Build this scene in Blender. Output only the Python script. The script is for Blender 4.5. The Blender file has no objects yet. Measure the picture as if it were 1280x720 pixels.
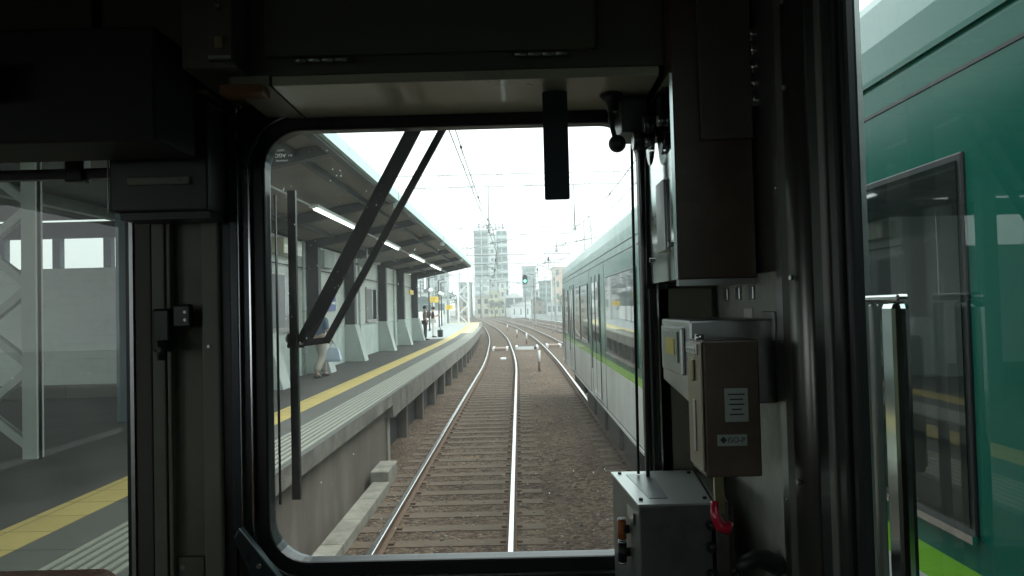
import bpy, math, random
from mathutils import Vector, Matrix, Euler
random.seed(7)
D = bpy.data
COL = bpy.context.scene.collection
SC = bpy.context.scene
# ------------------------------------------------------------------ camera
cd = D.cameras.new('camera'); cam = D.objects.new('camera', cd); COL.objects.link(cam)
cd.sensor_width = 36; cd.lens = 36*930/1280; cd.clip_start = .05; cd.clip_end = 3000
H = 2.58
cam.location = (0, 0, H)
cam.matrix_world = Matrix.Translation((0, 0, H)) @ Matrix.Rotation(.0080, 4, 'Z') @ Matrix.Rotation(math.pi/2+.0266, 4, 'X') @ Matrix.Rotation(-.025, 4, 'Z')
SC.camera = cam
# ------------------------------------------------------------------ sky, sun, exposure
w = D.worlds.new('World'); SC.world = w; w.use_nodes = True
nt = w.node_tree; bg = nt.nodes['Background']
SUN_EL, SUN_ROT = math.radians(58), math.radians(70)
sky = nt.nodes.new('ShaderNodeTexSky'); sky.sky_type = 'NISHITA'; sky.sun_disc = False
sky.sun_elevation = SUN_EL; sky.sun_rotation = SUN_ROT; sky.dust_density = 4; sky.air_density = 1.5
hs = nt.nodes.new('ShaderNodeHueSaturation'); hs.inputs['Saturation'].default_value = .12
gm = nt.nodes.new('ShaderNodeMix'); gm.data_type = 'RGBA'; gm.inputs[0].default_value = .6
gm.inputs[7].default_value = (9.5, 10.2, 10.4, 1)
nt.links.new(sky.outputs[0], hs.inputs['Color']); nt.links.new(hs.outputs[0], gm.inputs[6])
nt.links.new(gm.outputs[2], bg.inputs[0]); bg.inputs[1].default_value = .15
sl = D.lights.new('sun', 'SUN'); sl.energy = .5; sl.angle = math.radians(20); sl.color = (1, .97, .92)
so = D.objects.new('sun', sl); COL.objects.link(so)
so.rotation_euler = (math.pi/2-SUN_EL, 0, -SUN_ROT+math.pi)
SC.view_settings.view_transform = 'Standard'; SC.view_settings.look = 'None'
SC.view_settings.gamma = 1; SC.view_settings.exposure = 1.05
SC.view_settings.use_curve_mapping = False

# ------------------------------------------------------------------ materials
MATS = {}
def mat(name, col, rough=.6, metal=0, var=.0, vs=3.0, bump=0, bs=40, spec=.5, dirt=None, ds=1.2, stretch=(1, 1, 1), emit=0, coat=0):
    if name in MATS: return MATS[name]
    m = D.materials.new(name); m.use_nodes = True; MATS[name] = m
    n, l = m.node_tree.nodes, m.node_tree.links; b = n['Principled BSDF']
    b.inputs['Roughness'].default_value = rough; b.inputs['Metallic'].default_value = metal
    b.inputs['Specular IOR Level'].default_value = spec; b.inputs['Coat Weight'].default_value = coat
    b.inputs['Coat Roughness'].default_value = .04
    c = (*col, 1); b.inputs['Base Color'].default_value = c
    if emit: b.inputs['Emission Color'].default_value = c; b.inputs['Emission Strength'].default_value = emit
    tc = n.new('ShaderNodeTexCoord'); mp = n.new('ShaderNodeMapping'); l.new(tc.outputs['Object'], mp.inputs[0]); mp.inputs['Scale'].default_value = stretch
    last = None
    if var:
        t = n.new('ShaderNodeTexNoise'); t.inputs['Scale'].default_value = vs; t.inputs['Detail'].default_value = 7; t.inputs['Roughness'].default_value = .65
        l.new(mp.outputs[0], t.inputs[0])
        r = n.new('ShaderNodeValToRGB'); r.color_ramp.elements[0].position = .3; r.color_ramp.elements[1].position = .72
        r.color_ramp.elements[0].color = (*[x*(1-var) for x in col], 1); r.color_ramp.elements[1].color = (*[min(1, x*(1+var)) for x in col], 1)
        l.new(t.outputs[0], r.inputs[0]); last = r.outputs[0]
        l.new(last, b.inputs['Base Color'])
        rr = n.new('ShaderNodeMapRange'); rr.inputs[3].default_value = max(.02, rough*.8); rr.inputs[4].default_value = min(1, rough*1.25)
        l.new(t.outputs[0], rr.inputs[0]); l.new(rr.outputs[0], b.inputs['Roughness'])
    if dirt:
        t = n.new('ShaderNodeTexNoise'); t.inputs['Scale'].default_value = ds; t.inputs['Detail'].default_value = 9; t.inputs['Roughness'].default_value = .7
        l.new(mp.outputs[0], t.inputs[0])
        r = n.new('ShaderNodeMapRange'); r.inputs[1].default_value = .48; r.inputs[2].default_value = .75; l.new(t.outputs[0], r.inputs[0])
        x = n.new('ShaderNodeMix'); x.data_type = 'RGBA'; l.new(r.outputs[0], x.inputs[0]); x.inputs[6].default_value = c; x.inputs[7].default_value = (*dirt, 1)
        if last: l.new(last, x.inputs[6])
        l.new(x.outputs[2], b.inputs['Base Color'])
    if bump:
        t = n.new('ShaderNodeTexNoise'); t.inputs['Scale'].default_value = bs; t.inputs['Detail'].default_value = 4
        l.new(mp.outputs[0], t.inputs[0])
        u = n.new('ShaderNodeBump'); u.inputs['Strength'].default_value = bump; u.inputs['Distance'].default_value = .02
        l.new(t.outputs[0], u.inputs['Height']); l.new(u.outputs[0], b.inputs['Normal'])
    return m
def glassmat(name, tint, ior=1.5, rough=0.0, dust=0):
    m = D.materials.new(name); m.use_nodes = True; n, l = m.node_tree.nodes, m.node_tree.links
    n.remove(n['Principled BSDF']); o = n['Material Output']
    t = n.new('ShaderNodeBsdfTransparent'); t.inputs[0].default_value = (*tint, 1)
    g = n.new('ShaderNodeBsdfGlossy'); g.inputs['Roughness'].default_value = rough
    f = n.new('ShaderNodeFresnel'); f.inputs[0].default_value = ior
    x = n.new('ShaderNodeMixShader'); l.new(f.outputs[0], x.inputs[0]); l.new(t.outputs[0], x.inputs[1]); l.new(g.outputs[0], x.inputs[2]); l.new(x.outputs[0], o.inputs[0])
    if dust:                                           # thin film of grime on the pane
        tc = n.new('ShaderNodeTexCoord'); mp = n.new('ShaderNodeMapping'); mp.inputs['Scale'].default_value = (1, 1, .45); l.new(tc.outputs['Object'], mp.inputs[0])
        q = n.new('ShaderNodeTexNoise'); q.inputs['Scale'].default_value = 9; q.inputs['Detail'].default_value = 9; q.inputs['Roughness'].default_value = .7; l.new(mp.outputs[0], q.inputs[0])
        mr = n.new('ShaderNodeMapRange'); mr.inputs[1].default_value = .4; mr.inputs[2].default_value = .8; mr.inputs[3].default_value = dust*.25; mr.inputs[4].default_value = dust*2; l.new(q.outputs[0], mr.inputs[0])
        tl = n.new('ShaderNodeBsdfTranslucent'); tl.inputs[0].default_value = (.5, .5, .46, 1); y = n.new('ShaderNodeMixShader')
        l.new(mr.outputs[0], y.inputs[0]); l.new(x.outputs[0], y.inputs[1]); l.new(tl.outputs[0], y.inputs[2]); l.new(y.outputs[0], o.inputs[0])
    return m
def ballast_mat():
    m = D.materials.new('ballast'); m.use_nodes = True; n, l = m.node_tree.nodes, m.node_tree.links; b = n['Principled BSDF']
    tc = n.new('ShaderNodeTexCoord')
    v = n.new('ShaderNodeTexVoronoi'); v.inputs['Scale'].default_value = 17; l.new(tc.outputs['Object'], v.inputs['Vector'])
    r = n.new('ShaderNodeValToRGB'); e = r.color_ramp.elements
    e[0].color = (.06, .038, .025, 1); e[1].color = (.2, .138, .092, 1); e[0].position = .1; e[1].position = .95
    s = n.new('ShaderNodeSeparateColor'); l.new(v.outputs['Color'], s.inputs[0]); l.new(s.outputs[0], r.inputs[0])
    t = n.new('ShaderNodeTexNoise'); t.inputs['Scale'].default_value = .5; t.inputs['Detail'].default_value = 8; l.new(tc.outputs['Object'], t.inputs[0])
    r2 = n.new('ShaderNodeValToRGB'); r2.color_ramp.elements[0].position = .35; r2.color_ramp.elements[1].position = .7
    r2.color_ramp.elements[0].color = (.62, .58, .55, 1); r2.color_ramp.elements[1].color = (1.12, 1.1, 1.08, 1); l.new(t.outputs[0], r2.inputs[0])
    x = n.new('ShaderNodeMix'); x.data_type = 'RGBA'; x.blend_type = 'MULTIPLY'; x.inputs[0].default_value = 1
    l.new(r.outputs[0], x.inputs[6]); l.new(r2.outputs[0], x.inputs[7]); l.new(x.outputs[2], b.inputs['Base Color'])
    b.inputs['Roughness'].default_value = .95
    u = n.new('ShaderNodeBump'); u.inputs['Strength'].default_value = .9; u.inputs['Distance'].default_value = .05; u.invert = True
    l.new(v.outputs['Distance'], u.inputs['Height']); l.new(u.outputs[0], b.inputs['Normal'])
    return m
def siding_mat(name, col, pitch, axis=2):
    m = mat(name, col, .55, var=.07, vs=1.5, dirt=tuple(c*.8 for c in col), ds=.9)
    n, l = m.node_tree.nodes, m.node_tree.links; b = n['Principled BSDF']
    tc = n.new('ShaderNodeTexCoord'); s = n.new('ShaderNodeSeparateXYZ'); l.new(tc.outputs['Object'], s.inputs[0])
    d = n.new('ShaderNodeMath'); d.operation = 'DIVIDE'; l.new(s.outputs[axis], d.inputs[0]); d.inputs[1].default_value = pitch
    f = n.new('ShaderNodeMath'); f.operation = 'FRACT'; l.new(d.outputs[0], f.inputs[0])
    u = n.new('ShaderNodeBump'); u.inputs['Strength'].default_value = 1; u.inputs['Distance'].default_value = .03
    l.new(f.outputs[0], u.inputs['Height']); l.new(u.outputs[0], b.inputs['Normal'])
    return m
M = dict(
 ballast=ballast_mat(),
 railtop=mat('polished_steel', (.75, .75, .76), .22, 1, var=.05, vs=9),
 railside=mat('rusty_steel', (.13, .075, .045), .8, var=.3, vs=12, bump=.2),
 sleeper=mat('old_concrete_sleeper', (.135, .096, .066), .9, var=.35, vs=6, bump=.4, dirt=(.07, .048, .033), ds=3),
 concrete=mat('weathered_concrete', (.15, .14, .118), .85, var=.4, vs=2.5, bump=.3, dirt=(.05, .042, .033), ds=1.6),
 paleconc=mat('pale_concrete', (.27, .255, .215), .85, var=.25, vs=5, bump=.3, dirt=(.14, .125, .1), ds=2),
 brownwall=mat('stained_wall', (.115, .095, .077), .9, var=.3, vs=1.3, bump=.2, dirt=(.19, .175, .155), ds=1.1, stretch=(1, 1, .25)),
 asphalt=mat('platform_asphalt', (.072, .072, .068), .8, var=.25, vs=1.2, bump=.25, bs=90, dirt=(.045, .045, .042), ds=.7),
 platgrey=mat('platform_grey', (.125, .128, .118), .75, var=.12, vs=2, bump=.1, bs=80),
 platlit=mat('platform_daylit', (.34, .37, .37), .75, var=.12, vs=1.2, bump=.1, bs=80),  # paler colour carries the extra daylight on the unroofed platform end
 ridge=mat('ridge_pale', (.32, .33, .28), .7, var=.1, vs=5),
 yellow=mat('yellow_tile', (.56, .45, .17), .6, var=.1, vs=3, bump=.15, bs=60),
 yellowpale=mat('yellow_pale', (.6, .55, .3), .7, var=.12, vs=2),  # paler yellow for the inner band at the far end
 dark=mat('opening_shade', (.02, .02, .02), .9),  # near-black colour stands in for shade between the platform piers
 beam=mat('painted_beam', (.055, .06, .062), .55, var=.2, vs=4),
 column=mat('dark_column', (.035, .038, .04), .5, var=.2, vs=4),
 bluecol=mat('bluegrey_column', (.13, .18, .2), .5, var=.08, vs=3),
 soffit=siding_mat('canopy_soffit', (.2, .185, .165), .2, 1),
 fascia=mat('pale_teal_fascia', (.5, .68, .64), .45, var=.06, vs=2),
 siding=siding_mat('white_siding', (.62, .68, .64), .145),
 dado=mat('pale_dado', (.5, .59, .55), .6, var=.12, vs=1.5, dirt=(.33, .37, .34), ds=1.4, stretch=(1, 1, .4)),
 plaster=mat('pale_plaster', (.47, .53, .5), .7, var=.12, vs=2, dirt=(.3, .33, .31), ds=1.8, stretch=(1, 1, .5)),
 white=mat('white_paint', (.78, .8, .79), .5, var=.05, vs=3),
 lattice=mat('pale_green_steel', (.45, .5, .46), .5, var=.08, vs=3),
 galv=mat('galvanised_steel', (.4, .42, .42), .5, .4, var=.15, vs=4),
 tube=mat('fluorescent_tube', (.95, 1, .98), .4, emit=2.2),
 winframe=mat('window_alu', (.38, .38, .36), .45, .5),
 darkglass=mat('dark_pane', (.035, .045, .045), .06, spec=.7),
 curtain=mat('grey_blind', (.17, .18, .18), .6, var=.15, vs=3),
 blue=mat('blue_poster', (.08, .13, .34), .5), paper=mat('white_paper', (.75, .76, .74), .6),
 signyellow=mat('sign_yellow', (.8, .56, .08), .5), signbrown=mat('sign_brown', (.25, .14, .05), .5),
 tgreen=mat('train_green', (.003, .125, .088), .2, var=.08, vs=.9, spec=.22, coat=.03),
 lime=mat('train_lime', (.2, .56, .03), .25, coat=.4),
 tsilver=mat('train_pale_grey', (.62, .64, .62), .32, var=.05, vs=1, coat=.1, dirt=(.4, .4, .37), ds=.8, stretch=(1, 1, .35)),
 troof=mat('train_roof', (.3, .34, .33), .5, var=.1), tglass=mat('train_glass', (.012, .02, .018), .03, spec=.9),
 rubber=mat('black_rubber', (.012, .014, .015), .35), black=mat('black_satin', (.012, .015, .015), .4),
 under=mat('underframe_grime', (.045, .042, .04), .8, var=.3, vs=4),
 chrome=mat('chrome', (.75, .76, .76), .18, 1), steel=mat('brushed_steel', (.42, .44, .43), .3, 1, var=.08, vs=3, stretch=(1, 1, 20)),
 mirror=mat('polished_plate', (.55, .62, .6), .1, 1, var=.05, vs=4),
 cab=mat('cab_green_grey', (.2, .205, .155), .5, var=.14, vs=3, dirt=(.13, .13, .1), ds=6),
 cabdark=mat('cab_dark', (.085, .082, .066), .5, var=.15, vs=4), cream=mat('cab_cream_panel', (.46, .46, .34), .28, var=.06, vs=2.5, coat=.2),
 brown=mat('brown_enamel', (.07, .05, .034), .42, var=.2, vs=6, dirt=(.1, .08, .058), ds=11), wood=mat('varnished_wood', (.16, .065, .02), .4, var=.25, vs=3, stretch=(1, 8, 8)),
 slate=mat('slate_frame', (.035, .05, .055), .28, .3, var=.1, vs=5), leather=mat('brown_leather', (.22, .085, .05), .45, var=.3, vs=14, bump=.5, bs=120),
 stitch=mat('tan_stitching', (.35, .2, .1), .7),
 red=mat('red_lacquer', (.45, .008, .035), .18, coat=.6), brass=mat('dull_brass', (.28, .24, .13), .4, .8), orange=mat('orange_knob', (.4, .12, .03), .3),
 label=mat('grey_label', (.25, .3, .27), .5, var=.1, vs=30), lamp=mat('green_signal_lamp', (.1, 1, .6), .4, emit=5), ink=mat('ink', (.02, .02, .02), .6),
 skin=mat('skin', (.55, .36, .27), .6), hair=mat('black_hair', (.012, .01, .009), .5), tan=mat('tan_shirt', (.3, .23, .17), .8), navy=mat('dark_trousers', (.03, .032, .04), .85),
 plum=mat('dark_plum_shirt', (.06, .03, .04), .8), ltrous=mat('white_trousers', (.66, .66, .63), .8), beige=mat('beige_trousers', (.42, .39, .34), .85, var=.08, vs=8), slateblue=mat('slate_blue_top', (.13, .18, .26), .8), palebag=mat('pale_blue_bag', (.45, .55, .66), .5), shoe=mat('shoe', (.05, .045, .04), .6),
)
M['clear'] = glassmat('window_glass', (.90, .975, .945), dust=.045)
M['dimglass'] = glassmat('dimmed_left_glass', (.44, .49, .455), dust=.02)  # darker tint stands in for the dim light beyond the left window
M['sideglass'] = glassmat('side_window_glass', (.74, .82, .8), 1.6)
M['disc'] = glassmat('clear_disc', (.6, .7, .68), 1.6)

def etched(name, col):                                  # frosted marks on glass, lit from behind
    m = D.materials.new(name); m.use_nodes = True; n, l = m.node_tree.nodes, m.node_tree.links; n.remove(n['Principled BSDF'])
    t = n.new('ShaderNodeBsdfTranslucent'); t.inputs[0].default_value = (*col, 1); l.new(t.outputs[0], n['Material Output'].inputs[0]); return m
M['etch'] = etched('etched_glass', (.9, .95, .93)); M['speck'] = etched('dried_speck', (.75, .8, .78))
def tile_joints(m, sx, sy):
    n, l = m.node_tree.nodes, m.node_tree.links; b = n['Principled BSDF']; src = b.inputs['Base Color'].links[0].from_socket
    tc = n.new('ShaderNodeTexCoord'); br = n.new('ShaderNodeTexBrick'); br.offset = 0; br.inputs['Scale'].default_value = 1
    br.inputs['Brick Width'].default_value = sx; br.inputs['Row Height'].default_value = sy; br.inputs['Mortar Size'].default_value = .008
    l.new(tc.outputs['Object'], br.inputs['Vector']); br.inputs['Color1'].default_value = (1, 1, 1, 1); br.inputs['Color2'].default_value = (.9, .89, .87, 1); br.inputs['Mortar'].default_value = (.5, .48, .45, 1)
    x = n.new('ShaderNodeMix'); x.data_type = 'RGBA'; x.blend_type = 'MULTIPLY'; x.inputs[0].default_value = 1
    l.new(src, x.inputs[6]); l.new(br.outputs['Color'], x.inputs[7]); l.new(x.outputs[2], b.inputs['Base Color'])
tile_joints(M['yellow'], .4, .4); tile_joints(M['platgrey'], 1.2, 1.2)
# ------------------------------------------------------------------ mesh builder
def worldloc(o):
    v = Vector((0, 0, 0))
    while o: v += o.location; o = o.parent
    return v
class MB:
    def __init__(s): s.v = []; s.f = []; s.m = []; s.sm = []
    def add(s, vs, fs, mi=0, smooth=False):
        k = len(s.v); s.v += [tuple(p) for p in vs]
        for f in fs: s.f.append([i+k for i in f]); s.m.append(mi); s.sm.append(smooth)
        return s
    def box(s, x0, x1, y0, y1, z0, z1, mi=0):
        x0, x1 = sorted((x0, x1)); y0, y1 = sorted((y0, y1)); z0, z1 = sorted((z0, z1))
        v = [(x, y, z) for z in (z0, z1) for y in (y0, y1) for x in (x0, x1)]
        return s.add(v, [(0, 2, 3, 1), (4, 5, 7, 6), (0, 1, 5, 4), (2, 6, 7, 3), (0, 4, 6, 2), (1, 3, 7, 5)], mi)
    def loops(s, rings, mi=0, closed=True, caps=True, smooth=False):
        n = len(rings[0]); v = [p for r in rings for p in r]; f = []
        for a in range(len(rings)-1):
            for i in range(n if closed else n-1):
                j = (i+1) % n; f.append((a*n+i, a*n+j, (a+1)*n+j, (a+1)*n+i))
        s.add(v, f, mi, smooth)
        if caps:
            k = len(s.v)-len(v)
            s.f.append([k+i for i in range(n)][::-1]); s.m.append(mi); s.sm.append(False)
            s.f.append([k+(len(rings)-1)*n+i for i in range(n)]); s.m.append(mi); s.sm.append(False)
        return s
    def tube(s, pts, r, n=8, mi=0, smooth=True):
        pts = [Vector(p) for p in pts]; rings = []
        rs = r if isinstance(r, (list, tuple)) else [r]*len(pts)
        for i, p in enumerate(pts):
            t = (pts[min(i+1, len(pts)-1)]-pts[max(i-1, 0)]).normalized()
            a = t.cross(Vector((0, 0, 1)) if abs(t.z) < .9 else Vector((1, 0, 0))).normalized(); b = t.cross(a)
            rings.append([p+(a*math.cos(q)+b*math.sin(q))*rs[i] for q in [2*math.pi*k/n for k in range(n)]])
        return s.loops(rings, mi, smooth=smooth)
    def bar(s, p0, p1, wd, th, up=(0, 0, 1), mi=0):       # rectangular bar; wd across, th along 'up'
        p0, p1, up = Vector(p0), Vector(p1), Vector(up); t = (p1-p0).normalized(); a = t.cross(up).normalized(); b = a.cross(t)
        q = [a*wd/2+b*th/2, a*wd/2-b*th/2, -a*wd/2-b*th/2, -a*wd/2+b*th/2]
        return s.loops([[p0+x for x in q], [p1+x for x in q]], mi)
    def ball(s, c, r, mi=0, n=12, sc=(1, 1, 1)):
        rings = []
        for i in range(1, n):
            a = math.pi*i/n
            rings.append([(c[0]+sc[0]*r*math.sin(a)*math.cos(b), c[1]+sc[1]*r*math.sin(a)*math.sin(b), c[2]+sc[2]*r*math.cos(a)) for b in [2*math.pi*k/(n*1) for k in range(n)]])
        return s.loops(rings, mi, smooth=True)
    def sweep(s, prof, path, ys, mi=0, caps=True, closed=True):   # prof: (offset, z)
        rings = []
        for y in ys:
            dx = (path(y+.5)-path(y-.5)); L = math.hypot(dx, 1)
            rings.append([(path(y)+o/L, y-o*dx/L, z) for o, z in prof])
        return s.loops(rings, mi, closed, caps)
    def build(s, name, mats, parent=None, bevel=0, origin=None):
        me = D.meshes.new(name)
        if parent is not None: org = worldloc(parent)
        elif origin is not None: org = Vector(origin)
        else:
            xs = [p[0] for p in s.v]; ys = [p[1] for p in s.v]; zs = [p[2] for p in s.v]
            org = Vector(((min(xs)+max(xs))/2, (min(ys)+max(ys))/2, min(zs)))
        me.from_pydata([(p[0]-org.x, p[1]-org.y, p[2]-org.z) for p in s.v], [], s.f)
        if not isinstance(mats, (list, tuple)): mats = [mats]
        for m in mats: me.materials.append(M[m] if isinstance(m, str) else m)
        me.polygons.foreach_set('material_index', s.m); me.polygons.foreach_set('use_smooth', s.sm); me.update()
        o = D.objects.new(name, me); COL.objects.link(o)
        if parent is not None: o.parent = parent
        else: o.location = org
        if bevel:
            b = o.modifiers.new('bevel', 'BEVEL'); b.width = bevel; b.segments = 2; b.limit_method = 'ANGLE'
            b.harden_normals = False
        return o
def tag(o, label=None, cat=None, group=None, kind=None):
    if label: o['label'] = label
    if cat: o['category'] = cat
    if group: o['group'] = group
    if kind: o['kind'] = kind
    return o
def thing(name, loc, label, cat, group=None):
    o = D.objects.new(name, None); COL.objects.link(o); o.location = loc; o.empty_display_size = .1
    return tag(o, label, cat, group)
def copy_tree(o, parent=None):
    c = o.copy(); COL.objects.link(c); c.parent = parent
    for ch in list(o.children): copy_tree(ch, c)
    return c
def text_mesh(txt, size, name, m, parent, mtx, depth=.0005):
    cu = D.curves.new('t', 'FONT'); cu.body = txt; cu.size = size; cu.extrude = depth; cu.align_x = 'CENTER'; cu.align_y = 'CENTER'
    t = D.objects.new('t', cu); COL.objects.link(t); bpy.context.view_layer.update()
    me = D.meshes.new_from_object(t.evaluated_get(bpy.context.evaluated_depsgraph_get())); D.objects.remove(t)
    org = worldloc(parent); me.transform(Matrix.Translation(-org) @ mtx)
    me.materials.clear(); me.materials.append(M[m]); me.name = name
    o = D.objects.new(name, me); COL.objects.link(o); o.parent = parent; return o
def table(tb):
    def f(y):
        if y <= tb[0][0]: return tb[0][1]
        for i in range(len(tb)-1):
            if y <= tb[i+1][0]:
                p0 = tb[max(i-1, 0)]; p1, p2 = tb[i], tb[i+1]; p3 = tb[min(i+2, len(tb)-1)]
                t = (y-p1[0])/(p2[0]-p1[0]); h = p2[0]-p1[0]
                m1 = (p2[1]-p0[1])/(p2[0]-p0[0]) if i else 0; m2 = (p3[1]-p1[1])/(p3[0]-p1[0])
                return (2*t**3-3*t*t+1)*p1[1]+(t**3-2*t*t+t)*h*m1+(-2*t**3+3*t*t)*p2[1]+(t**3-t*t)*h*m2
        a, b = tb[-2], tb[-1]; return b[1]+(y-b[0])*(b[1]-a[1])/(b[0]-a[0])
    return f
C1 = table([(30, -.9), (50, -1.3), (68, -1.98), (98, -3.7), (110, -4.7), (156, -8.4), (220, -15.5), (300, -27)])
C2 = table([(30, 2.6), (42, 2.5), (55, 2.25), (70, 1.75), (96, .5), (112, -.6), (134, -2.2), (190, -6.9), (213, -9.2), (300, -19)])
C3 = lambda y: C2(y)+3.75
C4 = lambda y: C2(y)+7.5
GZ = -.168
# ------------------------------------------------------------------ ground and ballast
g = MB(); g.add([(-900, -60, GZ-.02), (900, -60, GZ-.02), (900, 1500, GZ-.02), (-900, 1500, GZ-.02)], [(0, 1, 2, 3)])
tag(g.build('ground', mat('dusty_ground', (.27, .27, .25), .95, var=.2, vs=.1), origin=(0, 0, 0)), kind='structure')
yy = [-10+4*i for i in range(80)]
g = MB(); g.sweep([(-3.2, GZ-.3), (-3.0, GZ), (13.5, GZ), (14.6, GZ-.3)], C1, yy, closed=False, caps=False)
tag(g.build('ballast_bed', 'ballast', origin=(0, 0, 0)), kind='structure')
# ------------------------------------------------------------------ railway tracks
def rail(path, off, y0, y1, parent):
    ys = []; y = y0
    while y < y1: ys.append(y); y += 2 if y < 120 else 4
    b = MB(); z = -.15
    foot = [(-.063, z), (-.063, z+.012), (-.01, z+.03), (-.01, z+.11), (-.034, z+.12), (-.034, z+.146), (.034, z+.146), (.034, z+.12), (.01, z+.11), (.01, z+.03), (.063, z+.012), (.063, z)]
    b.sweep([(off+o, q) for o, q in foot], path, ys)
    b.sweep([(off-.034, z+.1465), (off-.026, z+.152), (off+.026, z+.152), (off+.034, z+.1465)], path, ys, mi=1)
    return b.build('rail', ['railside', 'railtop'], parent)
def track(path, y0, y1, label, near):
    t = thing('railway_track', (path(y0), y0, GZ), label, 'railway track', 'railway tracks side by side')
    rail(path, -.7515, y0, y1, t); rail(path, .7515, y0, y1, t)
    def slp(y, b):
        dx = path(y+.5)-path(y-.5); c = Vector((path(y), y, GZ-.031)); a = Vector((1, -dx, 0)).normalized()
        b.bar(c-a*1.18, c+a*1.18, .235, .08)
        for s in (-.7515, .7515):
            b.bar(c+a*(s-.13)+Vector((0, 0, .05)), c+a*(s+.13)+Vector((0, 0, .05)), .11, .03, mi=1)
    y = y0; k = 0; far = MB(); first = None
    while y < min(y1, 150):
        if near and y < y0+57:
            if first is None or y > 28:
                b = MB(); slp(y, b); o = b.build('sleeper', ['sleeper', 'railside'], t)
                if first is None: first = (o, y)
            else:
                o = first[0].copy(); COL.objects.link(o); o.parent = t; o.location = (0, y-first[1], 0)
        else: slp(y, far)
        y += .6
    if far.v: tag(far.build('distant_sleepers', ['sleeper', 'railside'], t), kind='stuff')
    return t
track(C1, 2.2, 260, 'brown ballasted track running dead ahead of the cab beside the platform', True)
track(C2, -20, 260, 'track under the stopped green train, curving away left beyond it', False)
track(C3, 20, 260, 'third track out from the platform, first one beyond the green train', False)
track(C4, 20, 260, 'outermost track, nearest the far trackside fence', False)
b = MB(); b.box(-1.02, -.72, 39.2, 39.8, GZ, -.06)
tag(b.build('track_beacon', 'white', bevel=.02), 'white flat beacon box lying between the rails ahead', 'track beacon')
# crossing panels
for k, (x0, x1, y) in enumerate([(-1.75, -.75, 49), (-.25, 1.25, 50), (1.85, 2.85, 51.5)]):
    t = thing('crossing_panel', ((x0+x1)/2, y, GZ), ['worn boarded panel with white edges between the rails ahead, on our own track', 'dark boarded panel with a white front edge between the two nearest tracks', 'boarded panel with white edges on the neighbouring track beyond the green train'][k], 'crossing panel', 'boarded crossing panels over the tracks')
    MB().box(x0+.13, x1-.13, y-1.1, y+1.1, GZ, -.02).build('board', [('under' if k == 1 else mat('reddish_board', (.22, .16, .13), .9, var=.2))], t)
    for a in (x0, x1-.12): MB().box(a, a+.12, y-1.15, y+1.15, GZ, .01).build('white_edge', 'white', t)
    if k == 1: MB().box(x0+.12, x1-.3, y-1.3, y-1.15, GZ, .01).build('white_edge', 'white', t)
# marker posts
pl = ['short white marker post with brown foot, nearest of those between the tracks', 'white marker post beside the boarded crossing', 'small white marker post just beyond the boarded crossing', 'small white marker post, second beyond the boarded crossing', 'tiny white marker post, farthest of those between the curving tracks']
for k, (x, y, h) in enumerate([(.83, 31.9, .9), (.55, 55.5, .85), (-.2, 68, .75), (-1.4, 90, .75), (1.9, 128, 1.0)]):
    t = thing('marker_post', (x, y, GZ), pl[k], 'marker post', 'marker posts between the tracks')
    MB().tube([(x, y, GZ), (x, y, GZ+h*.45)], .045, mi=0).build('post_foot', 'railside', t)
    MB().tube([(x, y, GZ+h*.45), (x, y, GZ+h)], .055, mi=0).build('post_top', 'white', t)
# cable trough
t = thing('cable_trough', (-2.15, 6, GZ), 'pale concrete cable trough lying along the foot of the platform wall', 'cable trough')
b = MB()
for i in range(10): b.box(-2.29, -2.03, 1.4+i*1.0, 2.392+i*1.0, GZ, -.02)
b.build('trough_run', 'paleconc', t, bevel=.012)
MB().box(-2.34, -2.06, 11.45, 12.3, GZ, .12).build('end_block', 'paleconc', t, bevel=.02)
b = MB(); random.seed(3)
for i in range(900):
    y = random.uniform(2.5, 36) if i % 3 else random.uniform(2.5, 14); x = random.choice([random.uniform(-1.95, -1.7), random.uniform(-.05, 1.2), random.uniform(-1.5, -.3), random.uniform(-.05, 1.2)]); r = random.uniform(.012, .03)
    s3 = [(x+r*random.uniform(.6, 1.2)*math.cos(a), y+r*random.uniform(.6, 1.2)*math.sin(a)) for a in [i2*math.pi/2.5 for i2 in range(5)]]
    b.loops([[(p[0], p[1], GZ-.002) for p in s3], [(x+(p[0]-x)*.8, y+(p[1]-y)*.8, GZ+r*.9) for p in s3]], mi=random.choice([0, 0, 0, 1]))
tag(b.build('loose_ballast_stones', [mat('ballast_stone', (.17, .145, .12), .9, var=.3, vs=6), mat('ballast_stone_pale', (.3, .28, .25), .9, var=.3, vs=6)], origin=(0, 0, 0)), 'loose ballast stones scattered on the track bed', 'ballast stones', kind='stuff')

# ------------------------------------------------------------------ platform
PE = lambda y: C1(y)-1.38
py = [-12+2*i for i in range(47)]; PY1 = py[-1]
root = None
def strip(name, o0, o1, z, m, y0=-12, y1=PY1, th=None, kind='structure'):
    ys = [y for y in py if y0 <= y <= y1]
    if ys[0] != y0: ys.insert(0, y0)
    if ys[-1] != y1: ys.append(y1)
    b = MB(); th = th or .004
    b.sweep([(o0, z-th), (o0, z), (o1, z), (o1, z-th)], PE, ys)
    return tag(b.build(name, m, origin=(0, 0, 0)), kind=kind)
strip('platform', -.001, -2.2, 1.096, 'concrete', th=.20, y1=13.3)
strip('platform', -.001, -2.2, 1.096, 'concrete', th=.42, y0=13.3)
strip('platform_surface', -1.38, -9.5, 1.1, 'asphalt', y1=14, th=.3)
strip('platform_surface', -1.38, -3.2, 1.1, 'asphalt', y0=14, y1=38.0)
strip('platform_surface', -1.39, -5.0, 1.101, 'platlit', y0=38.0, th=.25)
strip('platform_inner_band', -.62, -1.01, 1.100, 'platgrey', y1=46)
strip('platform_inner_band', -.30, -1.01, 1.101, 'yellowpale', y0=46)
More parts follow.
